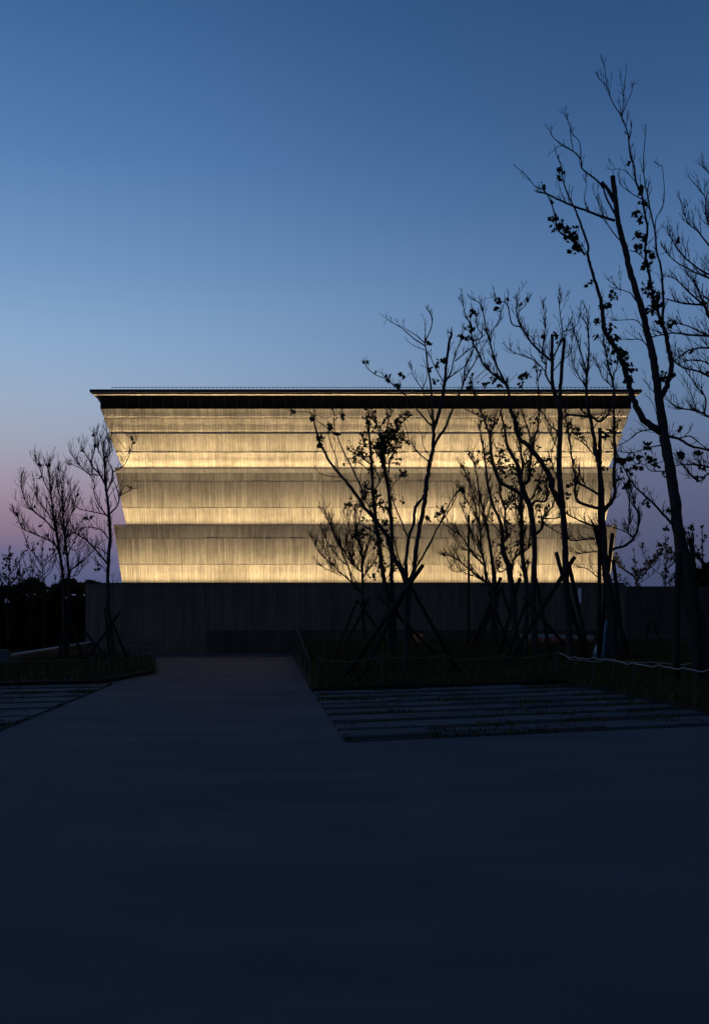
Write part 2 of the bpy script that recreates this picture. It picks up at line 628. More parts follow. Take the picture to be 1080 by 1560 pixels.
lip(10.41, 40.287, 5.372, 0.05, 0.012, M_CONC)
lip(10.375, 40.32, 7.742, 0.05, 0.012, M_COPE_LIT)

# dark clerestory band, soffit, roof
cb = MB()
cb.box(CX - 10.86, CX + 10.86, 39.86, 60.4, 10.132, 10.70)
band = cb.build('clerestory_band', M_GLASS, bld)
mm = MB()
for i in range(0, 44):
    x = CX - 10.8 + i * 0.5
    mm.box(x, x + 0.035, 39.835, 39.858, 10.14, 10.66)
mm.build('mullion', M_ROOF, band)['kind'] = 'stuff'
# pale eaves: thin lit front strip and raking side soffits
so = MB()
so.box(CX - 11.10, CX + 11.10, 39.58, 39.85, 10.655, 10.72)
for sx in (-1, 1):
    b = len(so.v)
    xo, xi = CX + sx * 11.12, CX + sx * 10.865
    for y in (39.99, 60.4):
        so.v += [(xo, y, 10.725), (xi, y, 10.725), (xi, y, 10.34)]
    tri = [(0, 1, 2), (5, 4, 3), (0, 3, 4, 1), (1, 4, 5, 2), (2, 5, 3, 0)]
    so.f += [tuple(b + i for i in (q if sx < 0 else q[::-1])) for q in tri]
so.build('eaves_soffit', M_SOFFIT, bld)
rf = MB()
rf.box(CX - 11.20, CX + 11.20, 39.50, 60.9, 10.728, 10.84)
rf.box(CX - 10.95, CX + 10.95, 39.75, 60.7, 10.842, 10.90)
roof = rf.build('roof', M_ROOF, bld)
rl = MB()
x = CX - 10.4
while x < CX + 10.6:
    rl.box(x, x + 0.014, 39.9, 39.914, 10.90, 11.01)
    x += 0.165
rl.box(CX - 10.4, CX + 10.6, 39.9, 39.918, 11.01, 11.026)
rl.build('railing', M_ROOF, roof)['kind'] = 'stuff'

# pale plate on the podium
pl = MB()
pc = P(882.5, 908, PY)
hw, h0, h1 = 0.065, P(0, 919, PY).z, P(0, 898, PY).z
prof = [(-hw, h0), (hw, h0), (hw, h1)] + [(hw * math.cos(a), h1 + hw * 0.9 * math.sin(a)) for a in [math.pi * k / 8 for k in range(1, 8)]] + [(-hw, h1)]
b = 0
n = len(prof)
pl.v = [(pc.x + p[0], PY - 0.045, p[1]) for p in prof] + [(pc.x + p[0], PY - 0.004, p[1]) for p in prof]
pl.f = [tuple(range(n)), tuple(reversed(range(n, 2 * n)))] + [(i, n + i, n + (i + 1) % n, (i + 1) % n) for i in range(n)]
tag(pl.build('wall_plate', M_PALE), 'narrow white round-topped plate on the dark podium wall', 'plate')

# low sloping wall by the hedge
M_CAP = noisy('pale_cap_stone', (0.20, 0.22, 0.26), (0.28, 0.30, 0.34), 4, 0.85)
lw = empty('ramp_wall', P(80, 1010, 34))
tag(lw, 'low dark ramp wall with pale sloping top beside the hedge', 'wall')
a, b = P(14, 998.5, 30.0), P(146, 977, 38.6)
d = (b - a).normalized()
nn = Vector((d.y, -d.x, 0)).normalized() * -0.22


def sloped(name, p, q, zb, zt0, zt1, off, mat, par):
    v = []
    for (s, zt) in ((p, zt0), (q, zt1)):
        for o in (off[0], off[1]):
            v += [(s.x + o.x, s.y + o.y, zb if zb is not None else zt - 0.05), (s.x + o.x, s.y + o.y, zt)]
    f = [(0, 2, 3, 1), (4, 5, 7, 6), (0, 1, 5, 4), (2, 6, 7, 3), (1, 3, 7, 5), (0, 4, 6, 2)]
    return mesh_obj(name, v, f, mat, par)


wall_mat = noisy('dark_wall_render', (0.060, 0.066, 0.078), (0.085, 0.092, 0.105), 3, 0.9)
sloped('wall_body', a, b, -0.2, a.z - 0.05, b.z - 0.05, (Vector((0, 0, 0)), nn), wall_mat, lw)
sloped('coping', a, b, None, a.z, b.z, (nn * -0.12, nn * 1.12), M_CAP, lw)
a2, b2 = P(-60, 990, 30.0), P(12, 990, 29.9)
sloped('wall_body', a2, b2, -0.2, a2.z - 0.05, b2.z - 0.05, (Vector((0, 0, 0)), Vector((0, 0.25, 0))), wall_mat, lw)
sloped('coping', a2, b2, None, a2.z, b2.z, (Vector((0, -0.03, 0)), Vector((0, 0.28, 0))), M_KERB, lw)

# ------------------------------------------------------------------ trees
def catmull(pts, sub=4):
    if len(pts) < 3:
        out = []
        for i in range(len(pts) - 1):
            for k in range(sub):
                out.append(pts[i].lerp(pts[i + 1], k / sub))
        return out + [pts[-1]]
    q = [pts[0] * 2 - pts[1]] + list(pts) + [pts[-1] * 2 - pts[-2]]
    out = []
    for i in range(1, len(q) - 2):
        p0, p1, p2, p3 = q[i - 1:i + 3]
        for k in range(sub):
            t = k / sub
            out.append(0.5 * ((2 * p1) + (p2 - p0) * t + (2 * p0 - 5 * p1 + 4 * p2 - p3) * t * t + (3 * p1 - p0 - 3 * p2 + p3) * t ** 3))
    return out + [pts[-1]]


LOBES = [(0.0, 0.0), (0.22, 0.05), (0.55, 0.02), (0.42, 0.28), (0.62, 0.55), (0.30, 0.56), (0.0, 1.0),
         (-0.30, 0.56), (-0.62, 0.55), (-0.42, 0.28), (-0.55, 0.02), (-0.22, 0.05)]


def add_leaf(mb, p, size, rnd):
    d = Vector((rnd.gauss(0, 1), rnd.gauss(0, 1), rnd.gauss(-0.5, 0.8)))
    if d.length < 1e-3: d = Vector((0, 0, -1))
    d.normalize()
    s = d.cross(Vector((rnd.gauss(0, 1), rnd.gauss(0, 1), rnd.gauss(0, 1))))
    if s.length < 1e-3: s = d.cross(Vector((1, 0.1, 0)))
    s.normalize()
    nrm = d.cross(s)
    b = len(mb.v)
    curl = rnd.uniform(0.05, 0.45)
    for (u, v) in LOBES:
        mb.v.append(tuple(p + (s * u + d * v + nrm * (curl * (abs(u) * 0.8 + v * v * 0.4))) * size))
    n = len(LOBES)
    c = len(mb.v)
    mb.v.append(tuple(p + d * 0.4 * size))
    for i in range(n):
        mb.f.append((c, b + i, b + (i + 1) % n))


class Tree:
    def __init__(self, name, label, D, seed, group=None, zf=None, cat='tree', twl=0.55, leaf=0.11, drift=0.5):
        self.rnd = random.Random(seed)
        self.D, self.label, self.cat, self.group, self.name = D, label, cat, group, name
        self.zf = zf or zb_right
        self.nodes = []                 # (px, py, Y, world, radius, dir)
        self.parts = []
        self.tw = MB()
        self.lf = MB()
        self.twl, self.leafs, self.drift = twl, leaf, drift
        self.root = None
        self.lp = 0.0

    def nearest(self, px, py):
        best = min(self.nodes, key=lambda n: (n[0] - px) ** 2 + (n[1] - py) ** 2)
        return best

    def branch(self, pts, w0, w1, kind='limb', tw=3.0, slope=None, ends=True, n=6):
        """pts in photo pixels, w0 / w1 diameters in photo pixels"""
        r = self.rnd
        if not self.nodes:
            Y0 = self.D
            z0 = None
        else:
            Y0 = self.nearest(*pts[0])[2]
        sl = slope if slope is not None else r.uniform(-self.drift, self.drift)
        if kind == 'trunk' and slope is None: sl = r.uniform(-0.06, 0.06)
        acc, W_ = 0.0, []
        cv = r.uniform(-0.25, 0.25)
        for i, (x, y) in enumerate(pts):
            if i:
                acc += math.hypot(x - pts[i - 1][0], y - pts[i - 1][1]) / F * self.D
            Y = Y0 + sl * acc + cv * sl * acc * acc * 0.2
            W_.append(P(x, y, Y))
        if kind == 'trunk' and pts[0][1] > 930:
            g = W_[0]
            W_[0] = Vector((g.x, g.y, self.zf(g.x, g.y) - 0.12))
        S = catmull(W_, 5 if kind == 'trunk' else 4)
        k = 1.0 / F * self.D * 0.5
        R = []
        for i in range(len(S)):
            t = i / (len(S) - 1)
            w = (w0 + (w1 - w0) * t) if not isinstance(w0, (list, tuple)) else w0[min(len(w0) - 1, int(t * (len(w0) - 1)))] * (1 - (t * (len(w0) - 1)) % 1) + w0[min(len(w0) - 1, int(t * (len(w0) - 1)) + 1)] * ((t * (len(w0) - 1)) % 1)
            R.append(max(w * (1.0 if kind == 'trunk' else 1.14), 0.8) * k)
        for i in range(1, len(S) - 1):      # organic wobble
            S[i] = S[i] + Vector((r.gauss(0, 1), r.gauss(0, 1), r.gauss(0, 1))) * R[i] * (0.07 if kind == 'trunk' else 0.16)
        mb = MB()
        mb.tube(S, R, 9 if kind == 'trunk' else n, rough=0.10)
        self.parts.append((kind, mb))
        for i, p in enumerate(S):
            d = (S[min(i + 1, len(S) - 1)] - S[max(i - 1, 0)]).normalized()
            q = (540 + p.x / p.y * F, HOR - (p.z - EYE) / p.y * F)
            self.nodes.append((q[0], q[1], p.y, p, R[i], d))
        if tw > 0:
            L = sum((S[i + 1] - S[i]).length for i in range(len(S) - 1))
            for _ in range(max(1, int(L * tw * 2.1))):
                t = r.random() ** 0.8
                i = min(len(S) - 2, int(t * (len(S) - 1)))
                d = (S[i + 1] - S[i]).normalized()
                self.twig(S[i], self.side(d), self.twl * r.uniform(0.45, 1.25) * (1.0 - 0.30 * t), min(R[i] * 0.6, 0.7 * k * 2), 0)
            if ends:
                d = (S[-1] - S[-2]).normalized()
                for _ in range(2):
                    self.twig(S[-1], (d + self.rv(0.5)).normalized(), self.twl * r.uniform(0.5, 1.0) * (0.45 if R[-1] > 0.6 * k else 0.22), R[-1] * 0.9, 1)
        return self

    def rv(self, s):
        r = self.rnd
        return Vector((r.gauss(0, s), r.gauss(0, s), r.gauss(0, s)))

    def side(self, d):
        v = self.rv(1)
        v = v - d * v.dot(d)
        if v.length < 1e-3: v = Vector((1, 0, 0))
        v.normalize()
        return (d * 0.85 + v * 0.55 + Vector((0, 0, 0.35))).normalized()

    def twig(self, p, d, L, r0, level):
        r = self.rnd
        n = 4
        mn = 0.25 / F * self.D
        pts, rad = [p], [max(r0, mn * 1.25)]
        q = Vector(p)
        dd = Vector(d)
        for i in range(n):
            dd = (dd + self.rv(0.11) + Vector((0, 0, 0.12))).normalized()
            q = q + dd * (L / n)
            pts.append(q.copy())
            rad.append(max(rad[0] * (1 - 0.75 * (i + 1) / n), mn * (0.85 if level else 1.0)))
        self.tw.tube(pts, rad, 4 if level == 0 else 3, caps=False)
        if level < 2:
            for _ in range(r.choice((1, 2, 3) if level == 0 else (0, 1, 1, 2))):
                i = r.randint(1, n - 1)
                dr = (pts[i + 1] - pts[i]).normalized()
                self.twig(pts[i], self.side(dr), L * r.uniform(0.35, 0.65), rad[i] * 0.75, level + 1)
        if r.random() < self.lp:
            for _ in range(r.choice((1, 1, 2, 3))):
                add_leaf(self.lf, pts[-1] + self.rv(0.04), self.leafs * r.uniform(0.6, 1.1), r)

    def leaves(self, cl):
        r = self.rnd
        for (x, y, rad, cnt) in cl:
            nd = self.nearest(x, y)
            c = P(x, y, nd[2])
            R_ = rad / F * nd[2]
            v = c - nd[3]
            for _ in range(max(1, cnt // 7)):
                tgt = c + self.rv(R_ * 0.5)
                dv = tgt - nd[3]
                if dv.length > 0.04:
                    self.tw.tube([nd[3], nd[3] + dv * 0.5 + self.rv(0.03), tgt], [0.45 / F * self.D, 0.38 / F * self.D, 0.3 / F * self.D], 3, caps=False)
            for _ in range(int(cnt * 1.3)):
                o = self.rv(1)
                o = o.normalized() * R_ * 0.85 * r.random() ** 0.6
                add_leaf(self.lf, c + o, self.leafs * r.uniform(0.65, 1.2), r)
        return self

    def done(self):
        base = self.parts[0][1]
        b = self.nodes[0][3]
        root = empty(self.name, (b.x, b.y, b.z))
        tag(root, self.label, self.cat, self.group)
        for kind, mb in self.parts:
            mb.build(kind, M_BARK, root, smooth=True)
        if self.tw.v:
            self.tw.build('twigs', M_TWIG, root)['kind'] = 'stuff'
        if self.lf.v:
            self.lf.build('leaves', M_LEAF, root)['kind'] = 'stuff'
        return root


# ---- tall leaning tree
t = Tree('leaning_tree', 'tall leaning tree with sawn-off top and leaf tufts along its stems', 22.0, 1, twl=0.42, leaf=0.112)
t.branch([(1074, 1040), (1060, 960), (1046, 880), (1036, 825), (1029, 770), (1021, 715), (1011, 657), (1004, 607), (999, 573), (994, 540), (986, 507), (978, 473),
          (968, 440), (958, 407), (951, 373), (942, 340), (938, 307), (933, 268)], [34, 31, 25, 18, 16.5, 16, 15, 13, 12, 11.5, 10, 10, 9.5, 9, 9, 8, 8, 7.5], 0, 'trunk', 0.5, ends=False)
t.branch([(935, 306), (927, 290), (917, 277)], 5.5, 5, tw=0, slope=0.1)
t.branch([(936, 324), (924, 302), (919, 284)], 3, 2.5, tw=0)
t.branch([(1006, 658), (980, 638), (967, 613), (961, 598), (958, 585), (950, 557), (943, 538), (930, 518), (920, 502), (918, 482), (916, 462), (908, 432), (900, 405), (895, 388), (896, 374), (887, 347), (878, 322), (870, 307), (862, 288), (857, 270), (855, 255), (851, 240)],
         [11, 9.5, 9, 8.5, 8, 7.5, 7, 7, 6.5, 6, 5.5, 4.5, 4, 3.6, 3.2, 3, 2.6, 2.2, 2, 1.6, 1.3, 1], 0, tw=1.6, slope=-0.12)
t.branch([(937, 336), (918, 330), (897, 322), (870, 312), (848, 302), (830, 294), (819, 292)], 4, 2, tw=3, slope=0.1)
t.branch([(830, 294), (826, 287), (816, 284), (800, 265), (785, 253)], 1.6, 0.9, tw=0.6)
t.branch([(891, 388), (873, 367), (850, 350), (846, 328), (838, 305), (828, 287)], 3, 1.4, tw=1.5)
t.branch([(920, 287), (910, 275), (897, 265), (886, 255), (885, 242), (873, 230), (860, 222), (843, 209), (837, 197)], 2.8, 1, tw=1.2)
t.branch([(885, 242), (883, 217), (872, 203)], 1.6, 0.8, tw=1)
t.branch([(873, 230), (869, 203), (867, 188), (859, 172)], 1.4, 0.8, tw=2)
t.branch([(862, 222), (852, 222), (838, 232)], 1.2, 0.7, tw=1)
t.branch([(897, 322), (890, 302), (893, 285), (892, 270)], 1.2, 0.7, tw=1.5)
t.branch([(918, 330), (913, 312), (903, 290)], 1.2, 0.7, tw=1.5)
t.branch([(951, 373), (936, 356), (928, 345), (920, 330), (918, 318), (914, 304)], 2, 0.9, tw=1.5)
t.branch([(1008, 603), (1016, 587), (1021, 567), (1022, 547), (1018, 530), (1015, 513), (1010, 497)], 8, 5.5, tw=0.6, slope=0.2)
t.branch([(1010, 497), (1006, 488), (1000, 468), (995, 452), (990, 423), (985, 398), (983, 377), (986, 348), (982, 323), (977, 295), (969, 277), (966, 253), (960, 236), (957, 207), (953, 193), (947, 177), (933, 155), (925, 133), (912, 118)],
         [5, 5, 4.6, 4.2, 4, 3.8, 3.6, 3.4, 3.2, 3, 2.8, 2.5, 2.3, 2, 1.8, 1.6, 1.3, 1.1, 0.9], 0, tw=2.6)
t.branch([(924, 131), (922, 112), (921, 98)], 1.1, 0.7, tw=1)
t.branch([(948, 176), (950, 145), (952, 122), (954, 106)], 1.2, 0.7, tw=2.5)
t.branch([(947, 176), (955, 156), (962, 140), (964, 128)], 1.1, 0.7, tw=2)
t.branch([(968, 276), (955, 262), (944, 257), (930, 258)], 1.3, 0.7, tw=2)
t.branch([(978, 303), (962, 294), (945, 280), (942, 266)], 1.4, 0.7, tw=2)
t.branch([(1010, 497), (1009, 487), (1010, 457), (1007, 407), (1000, 382), (998, 353), (991, 322), (986, 295), (982, 277), (980, 250), (982, 216), (984, 198)], [4, 4, 3.6, 3.2, 3, 2.6, 2.2, 2, 1.6, 1.4, 1.1, 0.8], 0, tw=2.0)
t.branch([(998, 353), (999, 333), (1008, 317), (1012, 295), (1009, 255), (1005, 252)], 1.6, 0.8, tw=0.8)
t.branch([(985, 398), (972, 385), (957, 381)], 1.4, 1.0, tw=0.5)
t.branch([(1026, 801), (1010, 783), (990, 762), (968, 742), (953, 718), (940, 690)], 3.8, 1.3, tw=2.5)
t.branch([(1014, 677), (987, 682), (963, 690), (938, 686)], 2.2, 1, tw=3)
t.branch([(1009, 655), (985, 655), (970, 660), (955, 672), (938, 680)], 2.2, 1, tw=3)
t.branch([(1018, 718), (992, 717), (982, 708), (968, 706)], 1.8, 1, tw=3)
t.branch([(1018, 665), (1033, 668), (1052, 679), (1085, 687)], 4.2, 3, tw=2.5)
t.branch([(1033, 668), (1050, 664), (1062, 672), (1074, 682)], 2.2, 1.2, tw=2.5)
t.branch([(994, 540), (978, 518), (958, 517), (938, 516)], 1.8, 0.9, tw=3)
t.branch([(986, 507), (970, 488), (952, 487), (936, 488)], 1.6, 0.9, tw=3)
t.branch([(978, 473), (962, 448), (945, 440), (925, 425)], 1.5, 0.8, tw=3)
t.branch([(1004, 607), (990, 590), (984, 583)], 1.3, 0.8, tw=3)
t.branch([(1003, 640), (996, 618), (988, 605)], 1.2, 0.8, tw=2)
t.branch([(1015, 700), (1002, 705), (990, 700)], 1.2, 0.8, tw=2)
t.leaves([(858, 345, 14, 12), (872, 358, 17, 24), (878, 376, 14, 16), (843, 332, 9, 8), (846, 346, 9, 7), (850, 258, 7, 4), (852, 265, 7, 4), (827, 284, 8, 6), (838, 308, 5, 2),
          (953, 199, 4, 2), (955, 248, 4, 2), (975, 358, 12, 16), (972, 377, 12, 16), (993, 386, 9, 10), (984, 408, 12, 16), (968, 325, 8, 6), (975, 332, 7, 6), (976, 288, 9, 10), (981, 310, 8, 8),
          (988, 436, 14, 22), (998, 458, 14, 22), (992, 472, 10, 10), (1003, 448, 9, 8), (1004, 490, 9, 8), (1017, 491, 8, 10), (1010, 573, 13, 16), (1022, 574, 8, 8), (918, 466, 8, 6), (926, 460, 8, 6),
          (927, 500, 10, 10), (934, 518, 12, 16), (911, 490, 8, 8), (908, 513, 7, 6), (946, 534, 10, 10), (955, 541, 7, 6), (938, 551, 9, 6), (951, 553, 10, 12), (957, 563, 10, 12), (964, 562, 7, 8), (958, 577, 9, 10),
          (930, 536, 6, 4), (898, 432, 5, 4), (935, 443, 7, 5), (940, 451, 6, 4), (930, 454, 6, 4), (927, 423, 5, 2), (948, 703, 13, 15), (960, 697, 10, 8), (975, 694, 9, 7), (990, 700, 9, 9), (987, 679, 8, 8),
          (955, 717, 9, 9), (970, 711, 8, 8), (944, 729, 6, 5), (1001, 709, 8, 6), (1011, 722, 6, 4), (1035, 692, 8, 9), (1035, 652, 6, 5), (985, 766, 8, 7), (1018, 778, 7, 6), (1015, 805, 6, 5), (1053, 801, 5, 4), (956, 738, 8, 9), (984, 743, 3, 1)])
t.done()

# ---- neighbour whose trunk stands outside the frame
t = Tree('bare_tree', 'bare wide-branching tree reaching towards the tall leaning tree', 20.5, 2, twl=0.5, leaf=0.1)
t.branch([(1168, 1060), (1162, 950), (1150, 820), (1142, 700), (1130, 580), (1118, 470), (1112, 380), (1104, 290), (1100, 220)], [30, 26, 22, 19, 17, 14, 11, 8, 5], 0, 'trunk', 1.5)
for pts, w0, w1 in (
        ([(1116, 450), (1098, 432), (1080, 423), (1060, 415), (1028, 397), (1015, 382)], 4, 1.0),
        ([(1116, 440), (1096, 420), (1080, 418), (1050, 398), (1033, 380), (1017, 353)], 4, 1.0),
        ([(1110, 400), (1094, 384), (1080, 373), (1063, 352), (1047, 337), (1037, 305)], 3.6, 1.0),
        ([(1106, 370), (1090, 352), (1079, 340), (1075, 323), (1073, 298), (1050, 270)], 3.2, 0.9),
        ([(1104, 300), (1092, 280), (1080, 264), (1068, 250)], 2, 0.8),
        ([(1120, 520), (1096, 500), (1079, 480), (1072, 465), (1043, 462), (1015, 455)], 6.5, 1.6),
        ([(1072, 465), (1050, 445), (1033, 428), (1022, 420)], 3.0, 0.9),
        ([(1074, 466), (1062, 440), (1050, 420), (1040, 402)], 2.2, 0.8),
        ([(1122, 545), (1100, 520), (1080, 512), (1053, 510), (1025, 507), (993, 513)], 5, 1.6),
        ([(1090, 514), (1072, 508), (1050, 497), (1030, 492)], 3.4, 1.2),
        ([(1124, 560), (1100, 540), (1080, 530), (1050, 533), (1030, 547)], 4, 1.2),
        ([(1130, 610), (1104, 585), (1080, 573), (1060, 564), (1040, 560), (1026, 548)], 4.5, 1.2),
        ([(1138, 680), (1104, 650), (1080, 635), (1067, 628), (1050, 624), (1030, 620), (1015, 608)], 5, 1.2),
        ([(1073, 631), (1075, 607), (1062, 590), (1052, 575), (1046, 566)], 2.6, 1.0),
        ([(1052, 624), (1056, 610), (1048, 590)], 1.6, 0.8),
        ([(1142, 740), (1110, 722), (1080, 712), (1067, 709), (1053, 707), (1030, 709)], 4, 1.4),
        ([(1144, 760), (1110, 735), (1080, 722), (1064, 733), (1043, 712), (1030, 700)], 3.5, 1.0),
        ([(1106, 588), (1080, 555), (1058, 548), (1040, 551)], 3.0, 1.0),
        ([(1118, 480), (1094, 466), (1070, 448), (1056, 425)], 2.6, 0.9),
        ([(1112, 390), (1130, 360), (1152, 335), (1168, 300)], 3.4, 0.9), ([(1120, 500), (1148, 468), (1176, 450), (1205, 425)], 4.4, 1.0),
        ([(1132, 610), (1165, 585), (1196, 578), (1228, 560)], 4.6, 1.0), ([(1142, 720), (1176, 690), (1210, 672), (1236, 640)], 4.4, 1.0),
        ([(1124, 540), (1150, 520), (1172, 490)], 3.0, 1.0)):
    t.branch(pts, w0, w1, tw=6.0)
t.leaves([(1031, 367, 6, 5), (1080, 565, 6, 4), (1074, 458, 4, 2), (1053, 533, 5, 3), (1063, 727, 6, 4), (1065, 690, 6, 5), (1068, 712, 6, 5), (1040, 612, 4, 2)])
t.done()

# ---- tree with arching limbs before the building's corner
t = Tree('arching_tree', 'tree with arching bare limbs tied to a tall straight pole', 28.0, 3, twl=0.5, leaf=0.1)
t.branch([(938, 1008), (933, 950), (927, 900), (921, 850), (918, 800), (916, 755), (913, 712), (909, 695), (905, 668), (900, 640), (896, 623), (893, 593), (895, 561), (897, 531), (896, 509), (895, 487), (892, 467)],
         [15, 14.5, 13, 11, 9.5, 8.5, 7, 6, 5.5, 5, 4.6, 4, 3.4, 2.6, 2, 1.4, 0.9], 0, 'trunk', 3.0)
for pts, w0, w1 in (
        ([(919, 780), (933, 762), (937, 748), (935, 727), (937, 693), (936, 660), (935, 623), (934, 583), (927, 561), (922, 534), (919, 515)], 6, 1.2),
        ([(893, 575), (892, 562), (884, 533), (878, 516), (872, 500)], 2.4, 0.9),
        ([(893, 590), (880, 570), (873, 553), (870, 535)], 1.8, 0.8),
        ([(933, 575), (939, 560), (941, 545)], 1.6, 0.8),
        ([(934, 590), (918, 575), (912, 560), (905, 545)], 1.6, 0.8),
        ([(916, 775), (882, 765), (876, 745), (878, 733), (873, 710), (869, 680), (865, 653), (860, 627)], 4.5, 1.4),
        ([(899, 632), (890, 634), (867, 632), (857, 638)], 4, 2.5),
        ([(899, 632), (912, 642), (921, 637), (929, 626)], 3.6, 2),
        ([(915, 755), (893, 742), (878, 735)], 3.2, 2.5),
        ([(893, 742), (884, 725), (882, 713)], 1.6, 0.9),
        ([(928, 842), (935, 836), (950, 832), (963, 823), (972, 803), (973, 787), (967, 770), (962, 750), (956, 722)], 4.4, 1.0),
        ([(966, 820), (957, 811), (960, 787), (958, 760), (953, 742)], 2.8, 1.0),
        ([(957, 812), (940, 805), (928, 802)], 1.6, 0.8),
        ([(919, 838), (893, 842), (882, 843), (868, 840)], 1.8, 1.0),
        ([(917, 820), (890, 822), (873, 824), (865, 819)], 2.2, 1.2),
        ([(917, 806), (908, 803), (887, 795), (868, 786), (858, 778)], 3, 1.8),
        ([(923, 884), (908, 877), (895, 867), (880, 863)], 1.6, 0.9),
        ([(911, 700), (890, 676), (880, 668)], 1.8, 1.0)):
    t.branch(pts, w0, w1, tw=7.0)
t.leaves([(866, 648, 12, 18), (880, 655, 10, 10), (887, 668, 7, 6), (925, 662, 9, 12), (933, 655, 6, 5), (868, 740, 8, 8), (863, 752, 9, 9), (836, 700, 7, 6), (945, 705, 6, 4), (921, 716, 5, 4), (942, 640, 4, 2)])
t.done()

# ---- twin-stub tree
t = Tree('stub_topped_tree', 'straight tree ending in two sawn stubs above the roof line', 27.0, 4, twl=0.5, leaf=0.11)
t.branch([(869, 1006), (866, 950), (862, 895), (861, 850), (860, 823), (858, 790), (855, 757), (852, 727), (852, 693), (853, 660), (853, 627), (850, 610), (842, 590), (841, 553), (841, 509)],
         [12, 11, 10, 9.5, 9, 9, 8.8, 8, 7.6, 7.6, 7.4, 7, 5.4, 5, 4.4], 0, 'trunk', 0.8, ends=False)
t.branch([(852, 618), (853, 600), (854, 583), (857, 546), (860, 515)], 5.5, 4.4, tw=0.5, slope=0.1, ends=False)
for pts, w0, w1, tw in (
        ([(856, 772), (845, 752), (838, 727), (825, 705), (810, 685), (800, 675), (792, 669), (786, 655), (783, 640), (778, 622), (775, 598), (770, 585), (755, 573), (738, 557), (728, 537), (720, 520), (716, 493), (710, 483), (705, 463)], [8, 7.5, 7, 6.6, 6, 5.6, 5.2, 5, 4.6, 4.2, 4, 3.6, 3, 2.6, 2.4, 2.2, 1.8, 1.4, 0.9], 0, 2.2),
        ([(770, 585), (763, 570), (753, 548), (747, 523), (742, 507), (737, 483), (732, 463), (718, 455)], 3, 0.9, 3),
        ([(745, 515), (752, 500), (760, 488), (762, 475)], 1.2, 0.7, 2),
        ([(720, 520), (735, 512), (728, 500), (724, 478)], 1.8, 0.9, 3),
        ([(841, 552), (838, 548), (822, 535), (810, 522), (800, 507), (795, 498), (780, 493), (773, 465), (762, 458), (750, 452)], 3.6, 0.9, 2.6),
        ([(795, 498), (788, 480), (787, 465), (790, 445)], 1.8, 0.8, 3),
        ([(790, 475), (800, 465), (806, 455)], 1.1, 0.7, 2),
        ([(800, 507), (812, 515), (814, 522)], 1.2, 0.8, 2),
        ([(841, 588), (831, 570), (832, 555), (825, 547), (828, 517), (831, 495), (827, 465)], 2.6, 0.9, 3.4),
        ([(832, 567), (818, 552), (803, 543), (783, 537), (772, 528)], 1.8, 0.8, 2.6),
        ([(842, 545), (852, 524), (857, 507), (855, 491), (852, 466), (855, 455)], 2.2, 0.9, 2.6),
        ([(858, 505), (870, 501), (881, 491), (885, 466)], 1.6, 0.8, 2.4),
        ([(842, 566), (855, 550), (868, 538), (872, 515)], 1.6, 0.8, 3),
        ([(812, 688), (806, 660), (800, 640), (795, 625)], 2.0, 0.9, 3),
        ([(853, 660), (838, 648), (830, 633), (824, 625)], 2.0, 0.9, 4),
        ([(853, 690), (840, 665), (836, 655)], 1.6, 0.9, 4),
        ([(855, 735), (842, 712), (840, 690), (848, 668)], 1.8, 0.9, 4)):
    t.branch(pts, w0, w1, tw=tw + 2.2)
t.leaves([(718, 475, 7, 6), (725, 476, 7, 6), (703, 514, 6, 6), (716, 514, 6, 6), (718, 500, 6, 6), (709, 500, 5, 4), (750, 578, 7, 9), (759, 574, 6, 6), (758, 587, 6, 6), (769, 578, 5, 4), (793, 574, 6, 9), (802, 571, 7, 10),
          (794, 586, 6, 6), (845, 510, 6, 7), (849, 519, 6, 6), (760, 458, 6, 5), (772, 455, 5, 4), (790, 464, 6, 6), (758, 469, 6, 5), (803, 455, 4, 3), (713, 587, 5, 5), (719, 583, 5, 4), (728, 581, 4, 3), (738, 587, 4, 3), (746, 516, 3, 2), (829, 513, 4, 4)])
t.done()

